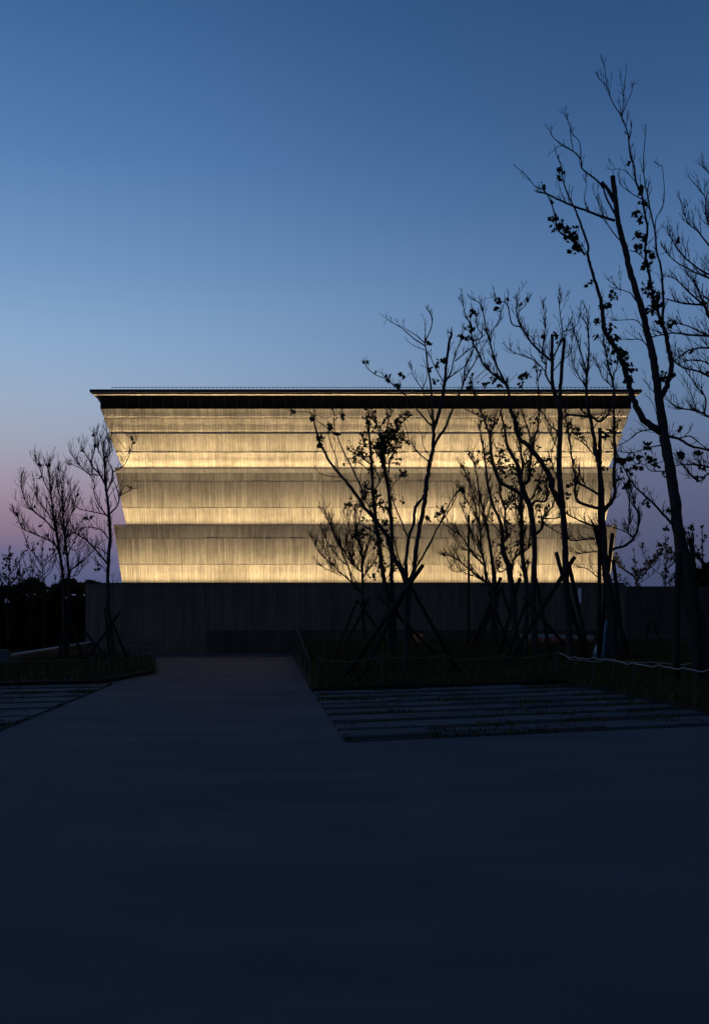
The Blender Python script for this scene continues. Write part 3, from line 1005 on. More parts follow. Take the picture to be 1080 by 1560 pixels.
# ---- multi-limbed leafy tree
t = Tree('forked_tree', 'dark tree whose crooked trunk splits into many limbs with withered leaves', 28.5, 5, twl=0.5, leaf=0.095)
t.branch([(817, 1002), (813, 950), (811, 905), (813, 877), (814, 843), (813, 810), (810, 790), (806, 768), (798, 752), (795, 740), (792, 728), (789, 710), (780, 693), (772, 677), (769, 655), (762, 627)],
         [11, 10, 9, 9, 8, 8.4, 8.4, 8.4, 8.6, 8, 7, 6, 5, 4.4, 3.4, 2], 0, 'trunk', 2.4)
t.lp = 0.10
for pts, w0, w1 in (
        ([(801, 1000), (802, 890), (798, 868), (795, 835), (795, 802), (793, 777), (795, 752)], 6.5, 5.5),
        ([(796, 738), (805, 732), (807, 715), (810, 688), (815, 663), (820, 647), (821, 607), (817, 557)], 5, 1.0),
        ([(793, 730), (796, 710), (793, 685), (790, 660), (785, 632)], 4, 1.4),
        ([(792, 752), (777, 743), (762, 735), (755, 718), (748, 690), (746, 665), (737, 637), (730, 620), (723, 600), (715, 575)], 6, 1.2),
        ([(746, 663), (752, 650), (762, 630), (765, 610)], 2.8, 1.0),
        ([(737, 637), (718, 628), (705, 620)], 1.5, 0.8),
        ([(803, 764), (810, 760), (818, 742), (825, 722), (828, 705)], 2.5, 1.0),
        ([(808, 776), (815, 764), (830, 764), (833, 753), (833, 730), (838, 712)], 4, 1.2),
        ([(814, 815), (826, 803), (827, 788), (837, 777), (842, 770), (845, 755)], 4.2, 1.4),
        ([(827, 798), (842, 806), (856, 815)], 1.8, 1.0),
        ([(828, 790), (843, 790), (856, 788)], 1.6, 1.0),
        ([(777, 743), (783, 760), (787, 772)], 1.8, 1.0),
        ([(795, 802), (788, 790), (785, 770)], 1.8, 0.9),
        ([(781, 690), (772, 684), (765, 688)], 1.8, 0.9)):
    t.branch(pts, w0, w1, tw=7.5)
t.leaves([(760, 708, 22, 46), (775, 718, 16, 30), (745, 700, 12, 18), (765, 692, 10, 14), (742, 690, 8, 10), (785, 722, 12, 14), (770, 650, 20, 22), (790, 655, 18, 14), (740, 640, 14, 14), (752, 640, 10, 10), (730, 690, 8, 6), (727, 702, 7, 6),
          (822, 700, 12, 12), (830, 735, 16, 18), (822, 742, 10, 10), (805, 640, 12, 8), (757, 765, 8, 8), (770, 764, 9, 9), (785, 768, 9, 8), (821, 772, 10, 10), (826, 793, 9, 8), (803, 857, 6, 8), (795, 878, 9, 9), (806, 705, 8, 6)])
t.done()

# ---- crooked tree beside it
t = Tree('crooked_tree', 'slim crooked tree standing just behind the many-limbed one', 30.0, 6, twl=0.5, leaf=0.09)
t.lp = 0.06
t.branch([(788, 998), (783, 935), (779, 893), (775, 865), (767, 843), (765, 823), (765, 807), (760, 790), (750, 767), (743, 740), (740, 710), (736, 683), (732, 660), (728, 640)],
         [10, 9.6, 9.2, 8.4, 7, 6, 5, 4.6, 4.2, 3.8, 3.2, 2.6, 2, 1], 0, 'trunk', 3.5)
for pts, w0, w1 in (
        ([(766, 826), (773, 817), (769, 798), (769, 775), (763, 755), (760, 735), (757, 715)], 4, 1.0),
        ([(769, 776), (776, 768), (782, 760), (786, 740)], 2.6, 1.0),
        ([(778, 876), (780, 866), (783, 852), (793, 843), (806, 832), (807, 807), (810, 790)], 4, 1.2),
        ([(783, 852), (790, 830), (795, 815)], 1.8, 0.9),
        ([(775, 865), (762, 872), (757, 868)], 2, 1.2),
        ([(766, 840), (776, 835), (785, 832)], 1.6, 0.9),
        ([(765, 815), (752, 800), (748, 790)], 1.6, 0.9)):
    t.branch(pts, w0, w1, tw=8.0)
t.leaves([(765, 840, 16, 16), (770, 815, 12, 12), (762, 860, 10, 10), (745, 795, 8, 6), (779, 800, 10, 6), (757, 830, 10, 10), (790, 825, 10, 8)])
t.done()

# ---- small broom-shaped tree
t = Tree('broom_tree', 'small broom-shaped tree with upswept fine twigs beside a thin post', 33.0, 7, twl=0.62, leaf=0.1)
t.branch([(754, 1000), (753, 940), (753, 900), (752, 873), (748, 843), (743, 810), (737, 783), (730, 753), (725, 718), (718, 698)], [10, 9.6, 9.4, 6, 4.6, 4, 3.2, 2.4, 1.6, 0.9], 0, 'trunk', 5)
for pts, w0, w1 in (
        ([(752, 895), (742, 888), (737, 857), (732, 830), (732, 805), (727, 788), (723, 768), (716, 742)], 4.2, 0.9),
        ([(743, 890), (715, 867), (693, 850), (677, 845)], 2.8, 0.9),
        ([(738, 862), (722, 845), (705, 820), (688, 806), (672, 795)], 2.2, 0.8),
        ([(733, 845), (722, 820), (712, 795), (703, 772)], 2.0, 0.8),
        ([(735, 850), (718, 840), (702, 835), (690, 815)], 1.8, 0.8),
        ([(732, 805), (722, 780), (710, 760), (703, 748)], 1.8, 0.8),
        ([(732, 808), (740, 795), (746, 775), (750, 755)], 1.8, 0.8),
        ([(740, 795), (722, 752), (712, 725), (703, 710)], 1.8, 0.8),
        ([(742, 888), (722, 878), (700, 868), (690, 850)], 1.6, 0.8),
        ([(715, 866), (696, 872), (686, 865)], 1.2, 0.7),
        ([(737, 783), (742, 765), (748, 745)], 1.6, 0.8)):
    t.branch(pts, w0, w1, tw=7.5)
t.leaves([(676, 846, 6, 6), (706, 748, 5, 4), (706, 769, 7, 6), (712, 722, 7, 6), (727, 704, 5, 4), (715, 690, 4, 4), (703, 710, 4, 4), (672, 770, 8, 8), (675, 780, 7, 7), (722, 793, 5, 4)])
t.done()

# ---- five-stemmed tree by the drive
t = Tree('vase_tree', 'vase-shaped tree whose stems fan out from a low fork propped by crossed poles', 24.0, 8, twl=0.46, leaf=0.115)
t.branch([(616, 1034), (618, 985), (620, 930), (622, 888)], [9.6, 9, 9, 11], 0, 'trunk', 0, ends=False)
for pts, w0, w1, tw in (
        ([(622, 892), (618, 873), (620, 840), (623, 817), (630, 798), (633, 773), (641, 762), (647, 753)], 5, 3.4, 0.8),
        ([(622, 890), (630, 870), (632, 848), (637, 815), (642, 787), (647, 765), (649, 743), (653, 715), (655, 702), (659, 687), (660, 657), (659, 635), (658, 610), (656, 585), (652, 560), (649, 535), (647, 518)],
         [7, 6.4, 6.2, 6, 6, 6.4, 6.4, 6.2, 6, 5.6, 5, 4, 3.4, 3, 2.6, 2.2, 1.8], 0, 0.9),
        ([(660, 655), (668, 632), (674, 602), (677, 582), (680, 553), (684, 523), (688, 508)], 5.2, 3.4, 0.6),
        ([(657, 692), (664, 673), (678, 652), (683, 640), (695, 610), (706, 585), (708, 562), (718, 540), (722, 528)], 4.2, 1.4, 1.5),
        ([(708, 580), (712, 570), (723, 552), (730, 538), (745, 515)], 2.4, 0.9, 2),
        ([(677, 584), (687, 567), (690, 553), (697, 530), (703, 515), (707, 500)], 2.4, 0.9, 2.4),
        ([(693, 550), (705, 540), (722, 527), (735, 520)], 2.0, 1.0, 2.4),
        ([(676, 582), (662, 558), (655, 540)], 1.8, 0.8, 2),
        ([(680, 578), (705, 560), (712, 550)], 2.0, 1.0, 2.4),
        ([(648, 520), (657, 498), (658, 482), (652, 472)], 1.8, 0.8, 2.4),
        ([(648, 519), (648, 500), (647, 490)], 1.2, 0.7, 1.5),
        ([(648, 527), (630, 515), (613, 500), (598, 491), (590, 486)], 2.0, 0.8, 1.4),
        ([(646, 522), (636, 512), (620, 502), (612, 496)], 1.6, 0.7, 1.8),
        ([(647, 533), (632, 527), (622, 520)], 1.3, 0.7, 1.8),
        ([(657, 648), (638, 627), (628, 612), (612, 597), (601, 588), (588, 577), (573, 571), (559, 560), (556, 551)], 2.6, 0.9, 1.3),
        ([(658, 640), (648, 610), (643, 592), (630, 573), (626, 556)], 2.0, 0.8, 2.2),
        ([(644, 592), (650, 575), (650, 560)], 1.4, 0.8, 1.5),
        ([(653, 703), (640, 692), (625, 673), (618, 650), (614, 636)], 2.0, 0.8, 2),
        ([(655, 695), (645, 680), (642, 660)], 1.4, 0.8, 2),
        ([(627, 875), (643, 850), (657, 823), (670, 798), (682, 773), (690, 758), (702, 742)], 3.2, 1.2, 2.0),
        ([(670, 798), (684, 778), (695, 757)], 1.8, 0.9, 2),
        ([(621, 890), (610, 866), (600, 850), (593, 828), (587, 812), (575, 798), (569, 788), (555, 773), (540, 750), (521, 727), (503, 704), (490, 680), (483, 660), (479, 645), (475, 630)],
         [8, 7, 6.4, 6, 5.4, 5, 5, 4.6, 4.2, 3.8, 3.2, 2.8, 2.2, 1.8, 1.2], 0, 1.6),
        ([(476, 632), (468, 627), (447, 626)], 1.2, 0.8, 0.5),
        ([(522, 727), (505, 726), (490, 722), (480, 714)], 1.4, 0.8, 0.8),
        ([(551, 768), (552, 747), (544, 730), (536, 712), (523, 688), (514, 664), (510, 656), (509, 630), (505, 622)], 2.8, 0.9, 1.5),
        ([(509, 660), (496, 650), (482, 640)], 1.3, 0.8, 1),
        ([(510, 640), (517, 634), (522, 628)], 1.2, 0.7, 1),
        ([(515, 720), (512, 697), (505, 680), (500, 664)], 1.6, 0.8, 1.5),
        ([(621, 818), (611, 793), (601, 769), (592, 732), (588, 715)], 2.2, 1.0, 1.5),
        ([(615, 875), (606, 845), (601, 825)], 2.2, 1.2, 2)):
    t.branch(pts, w0, w1, tw=tw)
t.leaves([(674, 778, 9, 8), (667, 784, 6, 5), (650, 790, 8, 6), (704, 744, 5, 4), (673, 755, 4, 3), (676, 548, 7, 8), (666, 553, 6, 5), (653, 522, 5, 5), (655, 563, 4, 4), (706, 514, 6, 6), (718, 500, 6, 6),
          (615, 573, 5, 5), (607, 586, 5, 5), (591, 575, 5, 4), (571, 566, 3, 2), (557, 551, 4, 4), (502, 650, 7, 8), (487, 666, 7, 9), (490, 677, 6, 8), (514, 662, 4, 5), (446, 627, 4, 4), (521, 633, 3, 3), (477, 640, 5, 5), (664, 580, 6, 5)])
t.done()

# ---- twin-trunk tree with the densest leaves
t = Tree('leafy_twin_trunk_tree', 'twin-trunked tree holding the densest clump of brown leaves', 30.0, 9, twl=0.42, leaf=0.10)
t.lp = 0.30
t.branch([(596, 1004), (592, 940), (586, 890), (581, 860), (577, 827), (573, 801), (570, 771), (568, 743), (566, 706), (563, 669), (559, 638)], [7.5, 7, 6.4, 6, 5.6, 5.4, 5, 4.8, 4.2, 3.2, 1.6], 0, 'trunk', 4)
t.branch([(602, 1004), (600, 940), (597, 890), (597, 854), (597, 819), (595, 780), (591, 743), (587, 721), (584, 693), (583, 672)], [7, 6.6, 6, 5.6, 5.4, 5.2, 5, 4.8, 4, 3], 0, 'trunk', 4)
for pts, w0, w1 in (
        ([(588, 722), (582, 705), (581, 685)], 2.6, 1.6), ([(592, 722), (594, 700), (602, 688), (612, 668)], 2, 1),
        ([(568, 710), (555, 700), (545, 692), (532, 686)], 2.0, 0.9), ([(567, 722), (556, 712), (547, 705), (540, 705)], 1.6, 0.9),
        ([(570, 747), (578, 735), (582, 725)], 2, 1), ([(584, 690), (597, 670), (605, 650), (618, 640)], 2, 0.9),
        ([(584, 690), (578, 660), (572, 645), (565, 630)], 2, 0.9), ([(583, 672), (590, 650), (592, 632)], 1.8, 0.8),
        ([(585, 885), (592, 878), (597, 872)], 2, 1.6), ([(575, 815), (562, 805), (552, 800)], 1.6, 0.8), ([(572, 790), (560, 770), (556, 750)], 1.6, 0.8),
        ([(597, 850), (590, 835), (580, 832)], 1.4, 0.8), ([(592, 750), (602, 735), (612, 725)], 1.4, 0.8)):
    t.branch(pts, w0, w1, tw=7)
t.leaves([(590, 668, 22, 110), (577, 682, 15, 60), (600, 655, 19, 60), (555, 662, 9, 16), (553, 675, 9, 16), (545, 682, 6, 6), (612, 662, 9, 10), (620, 673, 4, 4), (575, 650, 12, 16), (606, 640, 12, 16), (604, 687, 10, 12),
          (558, 742, 12, 18), (553, 757, 10, 12), (532, 766, 11, 12), (525, 772, 6, 6), (548, 770, 10, 10), (580, 765, 12, 12), (590, 775, 10, 10), (570, 755, 8, 8), (555, 808, 12, 18), (552, 815, 9, 12), (575, 830, 10, 14), (578, 845, 10, 14),
          (590, 812, 9, 10), (597, 822, 9, 10), (575, 860, 10, 12), (566, 878, 9, 9), (604, 705, 6, 6), (611, 700, 5, 5), (610, 725, 6, 5), (612, 760, 7, 6), (574, 795, 8, 8), (585, 795, 8, 8), (570, 720, 8, 8), (590, 735, 8, 6)])
t.done()

# ---- low broom bush-tree
t = Tree('fan_shaped_tree', 'little fan-shaped tree with dense upright twigs against the lowest tier', 35.0, 10, twl=0.7, leaf=0.1)
t.branch([(554, 985), (553, 930), (552, 890), (552, 864), (551, 845), (548, 826), (543, 800), (540, 775)], [4.5, 4.2, 3.6, 3.2, 2.8, 2.4, 1.6, 0.8], 0, 'trunk', 5)
for pts, w0, w1 in (
        ([(552, 905), (538, 892), (532, 867), (521, 841), (510, 813), (503, 792)], 2.6, 0.8), ([(540, 893), (532, 884), (510, 864), (486, 840), (473, 817)], 2.0, 0.8),
        ([(552, 872), (540, 862), (527, 845), (514, 821), (503, 801), (495, 780)], 2.2, 0.8), ([(552, 880), (561, 869), (568, 860), (573, 848)], 2.0, 0.8),
        ([(552, 866), (556, 850), (558, 835), (565, 820)], 1.8, 0.8), ([(540, 862), (530, 840), (528, 815), (522, 790)], 1.6, 0.8),
        ([(536, 855), (538, 830), (532, 805), (530, 782)], 1.6, 0.8), ([(548, 830), (540, 812), (548, 790), (552, 775)], 1.4, 0.8),
        ([(530, 862), (515, 850), (500, 828), (493, 812)], 1.4, 0.8), ([(520, 878), (500, 868), (488, 862)], 1.1, 0.7), ([(510, 864), (497, 843), (492, 828)], 1.2, 0.7)):
    t.branch(pts, w0, w1, tw=7.5)
t.leaves([(548, 812, 7, 9), (542, 816, 5, 5), (506, 832, 5, 6), (537, 845, 4, 4), (515, 850, 3, 2), (488, 859, 3, 2), (553, 820, 6, 6)])
t.done()

# ---- left-hand trees
LG = zb_left
t = Tree('slender_tree', 'slender bare tree before the stepped edge of the building', 32.0, 12, zf=LG, twl=0.65, leaf=0.1)
t.branch([(172, 1012), (170, 970), (165, 930), (164, 888), (165, 864), (166, 840), (168, 813), (166, 787), (164, 762), (161, 742), (160, 721), (159, 701), (157, 688), (158, 672)], [7, 6.4, 5.8, 5.4, 5.2, 5, 4.8, 4.4, 4, 3.6, 3, 2.6, 1.8, 0.9], 0, 'trunk', 4)
for pts, w0, w1 in (
        ([(161, 740), (151, 721), (139, 709), (143, 689), (146, 674), (143, 660)], 2.6, 0.8), ([(151, 724), (134, 721), (122, 709), (108, 691), (105, 681)], 1.6, 0.8),
        ([(134, 720), (120, 712), (108, 707)], 1.2, 0.8), ([(140, 708), (130, 692), (126, 686)], 1.3, 0.7),
        ([(163, 749), (169, 734), (172, 719), (166, 706), (163, 698)], 2.2, 1), ([(172, 719), (187, 711), (195, 697), (202, 674), (200, 668)], 1.6, 0.8),
        ([(167, 783), (179, 770), (181, 754), (175, 736)], 2.2, 1), ([(181, 756), (192, 750), (204, 744)], 1.5, 0.8),
        ([(165, 785), (143, 780), (122, 776), (114, 770)], 1.8, 0.8), ([(164, 787), (151, 770), (143, 750), (144, 738), (138, 725)], 1.8, 0.8),
        ([(165, 820), (153, 807), (132, 803), (114, 811)], 1.8, 0.8), ([(164, 860), (143, 834), (126, 819), (112, 811), (103, 808)], 2.4, 0.9),
        ([(160, 712), (166, 690), (166, 672), (162, 655)], 1.4, 0.7), ([(150, 690), (150, 672), (147, 658)], 1.0, 0.7), ([(164, 845), (152, 836), (146, 833)], 1.2, 0.7),
        ([(160, 705), (152, 690), (149, 682)], 1.2, 0.7), ([(159, 700), (168, 690), (171, 680)], 1.2, 0.7), ([(164, 874), (155, 862), (149, 860)], 1.3, 0.8)):
    t.branch(pts, w0, w1, tw=4.4)
t.leaves([(141, 661, 3, 3), (145, 676, 4, 4), (125, 686, 3, 3), (106, 707, 3, 2), (133, 695, 3, 2), (200, 668, 3, 3), (204, 675, 4, 3), (197, 741, 4, 3), (140, 787, 5, 4), (151, 863, 5, 4), (148, 868, 4, 3), (146, 860, 4, 3)])
t.done()

t = Tree('two_stemmed_tree', 'two-stemmed bare tree leaning over the low ramp wall', 33.0, 13, zf=LG, twl=0.8, leaf=0.1)
t.branch([(99, 1016), (98, 950), (96, 884), (93, 854), (88, 823), (83, 797), (80, 772), (77, 746), (75, 721), (73, 709)], [6, 5.2, 4.4, 4.2, 3.6, 3.2, 2.6, 2, 1.4, 0.8], 0, 'trunk', 6)
t.branch([(103, 1016), (104, 950), (105, 884), (102, 844), (98, 813), (96, 783), (95, 752), (90, 717)], [5.5, 5, 4.4, 3.8, 3, 2.4, 1.8, 0.8], 0, 'trunk', 6)
for pts, w0, w1 in (
        ([(90, 838), (79, 825), (55, 815), (35, 805), (27, 789), (23, 782)], 2.2, 0.8), ([(85, 810), (69, 793), (51, 778), (41, 768), (33, 746), (33, 732)], 2.2, 0.8),
        ([(104, 871), (118, 860), (130, 850), (143, 837)], 2, 0.8), ([(98, 812), (106, 790), (112, 775), (116, 757)], 2, 0.8), ([(97, 845), (100, 825), (104, 810)], 2.6, 1.4),
        ([(95, 783), (104, 770), (108, 750), (107, 738)], 1.6, 0.8), ([(82, 795), (68, 775), (58, 762), (52, 742)], 1.6, 0.8), ([(78, 755), (68, 735), (61, 715), (58, 706)], 1.4, 0.7),
        ([(105, 878), (118, 876), (126, 862)], 1.4, 0.8), ([(99, 820), (115, 812), (124, 818)], 1.6, 0.8), ([(100, 830), (112, 838), (122, 836)], 1.3, 0.8), ([(102, 850), (110, 830), (118, 815)], 1.6, 0.8),
        ([(96, 770), (88, 745), (86, 725)], 1.3, 0.8), ([(84, 800), (92, 780), (88, 760)], 1.4, 0.8)):
    t.branch(pts, w0, w1, tw=6.4)
t.leaves([(25, 783, 4, 4), (28, 797, 3, 3), (60, 708, 3, 3), (74, 708, 4, 4), (61, 727, 3, 3), (105, 735, 3, 2), (117, 754, 3, 3), (60, 801, 3, 3), (71, 815, 4, 3), (112, 825, 4, 3), (128, 790, 5, 5), (53, 770, 3, 2)])
t.done()

# ---- small distant trees along the hedge
def slim(name, label, px, top, D, seed, w, n, zf=LG, leaf=0.1, lp=0.3, by=975, spread=1.0, cl=(), cat='tree', tw=7):
    t = Tree(name, label, D, seed, zf=zf, twl=0.45, leaf=leaf, cat=cat)
    t.lp = lp
    h = by - top
    r = t.rnd
    t.branch([(px, by), (px + r.uniform(-2, 2), by - h * 0.35), (px + r.uniform(-3, 3), by - h * 0.65), (px + r.uniform(-3, 3), top)], w, 0.8, 'trunk', tw)
    for i in range(n):
        f = r.uniform(0.15, 0.75)
        s = r.choice((-1, 1))
        y0 = by - h * f
        L = h * r.uniform(0.18, 0.42)
        t.branch([(px, y0), (px + s * L * 0.4 * spread, y0 - L * 0.45), (px + s * L * 0.62 * spread, y0 - L)], w * 0.5, 0.7, tw=tw)
    t.leaves(cl)
    t.done()


slim('leafy_sapling', 'leafy young tree standing above the dark evergreens', 13, 835, 42, 21, 2.4, 12, by=960, tw=3.2, lp=0.08, cl=((12, 850, 9, 26), (10, 862, 10, 18), (15, 845, 7, 12), (5, 875, 10, 12), (20, 868, 8, 10)))
slim('thin_sapling', 'thin bare sapling rising between the evergreens and the two-stemmed tree', 67, 822, 41, 22, 2.0, 12, by=960, tw=3.2, lp=0.03, cl=((58, 826, 3, 3), (48, 839, 3, 3), (39, 840, 3, 2), (76, 836, 5, 4)))
slim('low_sapling', 'short leafy sapling poking out of the round evergreen crown', 47, 866, 43, 23, 1.6, 8, by=960, tw=3.2, lp=0.08, cl=((46, 868, 7, 8), (58, 875, 6, 6), (36, 872, 5, 4)))
slim('shrub_tree', 'fan-shaped leafy shrub peeping over the boundary wall', 968, 842, 43, 24, 2.0, 16, zf=zb_right, by=975, lp=0.2, tw=3.4, spread=1.5, cat='shrub', leaf=0.11)
slim('shrub_tree', 'taller leafy shrub over the wall behind the leaning trunk', 1012, 818, 43, 25, 2.2, 15, zf=zb_right, by=975, lp=0.22, tw=3.4, cat='shrub', leaf=0.12, spread=1.2, cl=((1005, 830, 9, 14), (1018, 838, 10, 18), (1000, 845, 8, 10), (1024, 850, 8, 10)))
slim('shrub_tree', 'slim leafy shrub beyond the thick prop pole', 1072, 806, 43, 26, 2.2, 14, zf=zb_right, by=975, lp=0.22, tw=3.4, cat='shrub', leaf=0.12)


# ---- dense evergreens
def evergreen(name, label, blobs, D, seed, trunk=None, cat='tree'):
    """blobs: (px, py, rx, ry) crown lumps in photo pixels, filled with leaf-sized faces on a rough shell"""
    r = random.Random(seed)
    c0 = P(blobs[0][0], blobs[0][1], D)
    root = empty(name, (c0.x, D, -0.35))
    tag(root, label, cat)
    mb = MB()
    tr = MB()
    k = D / F
    for (px, py, rx, ry) in blobs:
        c = P(px, py, D + r.uniform(-0.8, 0.8))
        a, b_ = rx * k, ry * k
        for _ in range(int(26 * rx * ry / 10) + 120):
            v = Vector((r.gauss(0, 1), r.gauss(0, 1), r.gauss(0, 1))).normalized()
            q = r.random() ** 0.35
            lump = 1 + 0.28 * mnoise.noise(v * 2.3 + Vector((seed, px, py)))
            p = c + Vector((v.x * a, v.y * a, v.z * b_)) * q * lump
            s = r.uniform(0.06, 0.15)
            e1 = Vector((r.gauss(0, 1), r.gauss(0, 1), r.gauss(0, 1))).normalized()
            e2 = e1.cross(Vector((r.gauss(0, 1), r.gauss(0, 1), r.gauss(0, 1)))).normalized()
            i = len(mb.v)
            mb.v += [tuple(p - e1 * s), tuple(p + e2 * s * 0.5), tuple(p + e1 * s), tuple(p - e2 * s * 0.5)]
            mb.f.append((i, i + 1, i + 2, i + 3))
        base = Vector((c.x + r.uniform(-.3, .3), c.y, -0.4))
        if trunk:
            tr.tube([base, base.lerp(c, 0.5) + Vector((r.uniform(-.15, .15), 0, 0)), c], [0.09, 0.07, 0.03], 6)
    if trunk: tr.build('trunk', M_BARK, root, smooth=True)
    mb.build('crown', M_EVER, root)['kind'] = 'stuff'


evergreen('round_evergreen', 'round-crowned dark evergreen behind the low sapling', [(48, 893, 19, 9), (40, 897, 12, 7), (58, 897, 14, 8), (50, 886, 10, 6)], 46, 31, True)
evergreen('spreading_evergreen', 'wide-crowned dark evergreen touching the podium end', [(108, 896, 22, 9), (92, 899, 16, 10), (122, 897, 18, 9), (104, 888, 12, 7), (130, 896, 14, 7), (140, 889, 12, 4), (84, 912, 14, 12)], 45, 32, True)
evergreen('shaded_evergreen', 'dark low evergreen under the leafy young tree', [(6, 903, 22, 12), (24, 900, 12, 8), (-14, 905, 20, 14), (30, 912, 12, 10), (70, 915, 16, 14)], 45, 33, True)
hb = []
r_ = random.Random(5)
for i in range(15):
    hb.append((-60 + i * 13.5, 938 + r_.uniform(-8, 4), 15, 25))
    hb.append((-60 + i * 13.5, 965 + r_.uniform(-4, 4), 15, 26))
    hb.append((-60 + i * 13.5, 988, 15, 22))
evergreen('hedge', 'tall solid dark hedge between the ramp wall and the podium', hb, 44, 34, None, 'hedge')
evergreen('dark_bush', 'dense dark bush rising behind the boundary wall by the thick pole', [(1070, 880, 18, 14), (1092, 872, 24, 18), (1115, 875, 24, 18), (1076, 905, 22, 24), (1100, 905, 30, 30)], 42, 35, True, 'bush')


# ------------------------------------------------------------------ prop poles
def props(label, D, poles, seed, zf=zb_right, group=None):
    """poles: (top px, top py, foot px, foot py, width px[, foot depth offset])"""
    r = random.Random(seed)
    c = P(poles[0][0], poles[0][1], D)
    root = empty('tree_prop', (c.x, D, zf(c.x, D)))
    tag(root, label, 'tree prop')
    for q in poles:
        tp = P(q[0], q[1], D + r.uniform(-0.08, 0.08))
        off = q[5] if len(q) > 5 else 0.0
        ft = P(q[2], q[3], D + off)
        # follow the pole down until it meets the soil
        Y = ft.y
        z = zf(ft.x, Y) - 0.08
        if ft.z > z:
            s = (tp.z - z) / max(0.05, (tp.z - ft.z))
            ft = tp + (ft - tp) * min(s, 1.35)
            ft.z = z
        m = MB()
        rad = q[4] * 1.25 / F * D * 0.5
        mid = tp.lerp(ft, 0.5) + Vector((r.uniform(-.02, .02), r.uniform(-.02, .02), 0))
        m.tube([ft, ft.lerp(mid, .5), mid, mid.lerp(tp, .5), tp], [rad * 1.08, rad * 1.04, rad, rad * .97, rad * .92], 8, rough=0.05)
        m.build('prop_pole', M_POLE, root, smooth=True)
    return root


props('crossed prop poles tied round the vase-shaped tree', 24.0, [(644, 861, 528, 1026, 5.2, -0.8), (625, 893, 692, 1014, 5, 0.3), (616, 900, 553, 1026, 4.6, -1.0), (592, 930, 536, 1020, 4.5, 0.4)], 1)
props('prop poles leaning on the twin-trunked tree', 30.0, [(576, 908, 674, 1008, 4, 0.2), (583, 896, 640, 992, 3.6, 0.6), (618, 902, 560, 1012, 4, -0.6)], 2)
props('slim prop poles leaning on the little fan-shaped tree', 35.0, [(544, 914, 514, 990, 3), (562, 912, 522, 990, 3, -0.4), (545, 916, 594, 986, 3, 0.4)], 3)
props('crossed prop poles round the stub-topped tree', 27.0, [(847, 841, 894, 1006, 5.2, 0.2), (875, 849, 760, 1033, 5.4, -1.6), (866, 856, 897, 1004, 5, -0.3)], 4)
props('tall straight pole and leaning props at the arching tree', 28.0, [(914, 652, 912, 1006, 4.6), (906, 804, 958, 1006, 5.6, -0.2), (933, 812, 912, 1004, 5, 0.4), (934, 853, 950, 1004, 5, -0.4)], 5)
props('prop poles leaning on the many-limbed tree', 28.5, [(798, 912, 862, 985, 4, 0.4), (806, 905, 776, 992, 4, -0.4), (816, 880, 838, 1000, 4.2, -0.2)], 6)
props('prop poles leaning on the slim crooked tree', 30.0, [(764, 897, 800, 1000, 4, 0.2), (792, 880, 762, 990, 4, 0.3)], 7)
props('prop poles leaning on the small broom-shaped tree', 33.0, [(763, 880, 716, 990, 4.2), (766, 890, 724, 990, 3.6, -0.3), (744, 900, 775, 985, 3.4, 0.3)], 8)
props('thick upright posts strapped to the tall leaning tree', 22.0, [(1053, 820, 1068, 1040, 6.4, -0.4), (1034, 842, 1030, 1030, 8, -0.3), (1052, 880, 1100, 1035, 6, 0.3)], 9)
props('thin prop poles crossed at the slender tree', 32.0, [(183, 932, 128, 1010, 3.4, -0.2), (129, 963, 176, 1020, 3.6, -0.5), (172, 950, 193, 1001, 3, 0.3), (160, 926, 166, 960, 3)], 10, zb_left)
props('upright prop poles at the two-stemmed tree', 33.0, [(98, 916, 98, 1020, 3.4, -0.3), (94, 960, 89, 1020, 3.2), (108, 940, 127, 1015, 3.6, -0.2)], 11, zb_left)
props('short prop poles leaning together before the boundary wall', 36.5, [(990, 944, 984, 960, 2.4), (994, 944, 1006, 978, 2.4)], 12)
# thin upright post
tp, ft = P(714, 786, 34.0), P(714, 985, 34.0)
m = MB()
m.tube([(ft.x, 34, 0.3), (ft.x, 34, 2.4), tp], [0.042, 0.040, 0.038], 10)
m.tube([tp, tp + Vector((0, 0, 0.02))], [0.05, 0.045], 10)
tag(m.build('upright_post', M_POLE, smooth=True), 'thin upright post standing free beside the small broom-shaped tree', 'post')


# ------------------------------------------------------------------ rope fences
def rope_fence(label, pts, hgt, zf, sag=0.07, rad=0.012, seed=0, mat=None):
    r = random.Random(seed)
    root = empty('rope_fence', (pts[0][0], pts[0][1], zf(*pts[0])))
    tag(root, label, 'rope fence')
    tops = []
    for (x, y) in pts:
        z = zf(x, y)
        h = z + hgt * r.uniform(0.97, 1.03)
        lean = Vector((r.uniform(-.03, .03), r.uniform(-.03, .03), 0))
        m = MB()
        m.tube([(x, y, z - 0.1), Vector((x, y, h + 0.03)) + lean], [0.016, 0.014], 6)
        m.tube([Vector((x, y, h + 0.03)) + lean, Vector((x, y, h + 0.05)) + lean], [0.02, 0.012], 6)
        m.build('fence_post', M_POST, root, smooth=False)
        tops.append(Vector((x, y - 0.018, h)) + lean)
    for a, b in zip(tops, tops[1:]):
        p = []
        s = sag * r.uniform(0.5, 1.5)
        for k in range(11):
            t = k / 10
            q = a.lerp(b, t)
            q.z -= s * 4 * t * (1 - t) - 0.012 * math.sin(t * 9 + s * 100)
            p.append(q)
        m = MB()
        m.tube(p, [rad] * 11, 6)
        m.build('rope', mat or M_ROPE2, root, smooth=True)


def along(pts, step):
    out = []
    for (a, b) in zip(pts, pts[1:]):
        L = math.hypot(b[0] - a[0], b[1] - a[1])
        n = max(1, round(L / step))
        out += [(a[0] + (b[0] - a[0]) * i / n, a[1] + (b[1] - a[1]) * i / n) for i in range(n)]
    return out + [pts[-1]]


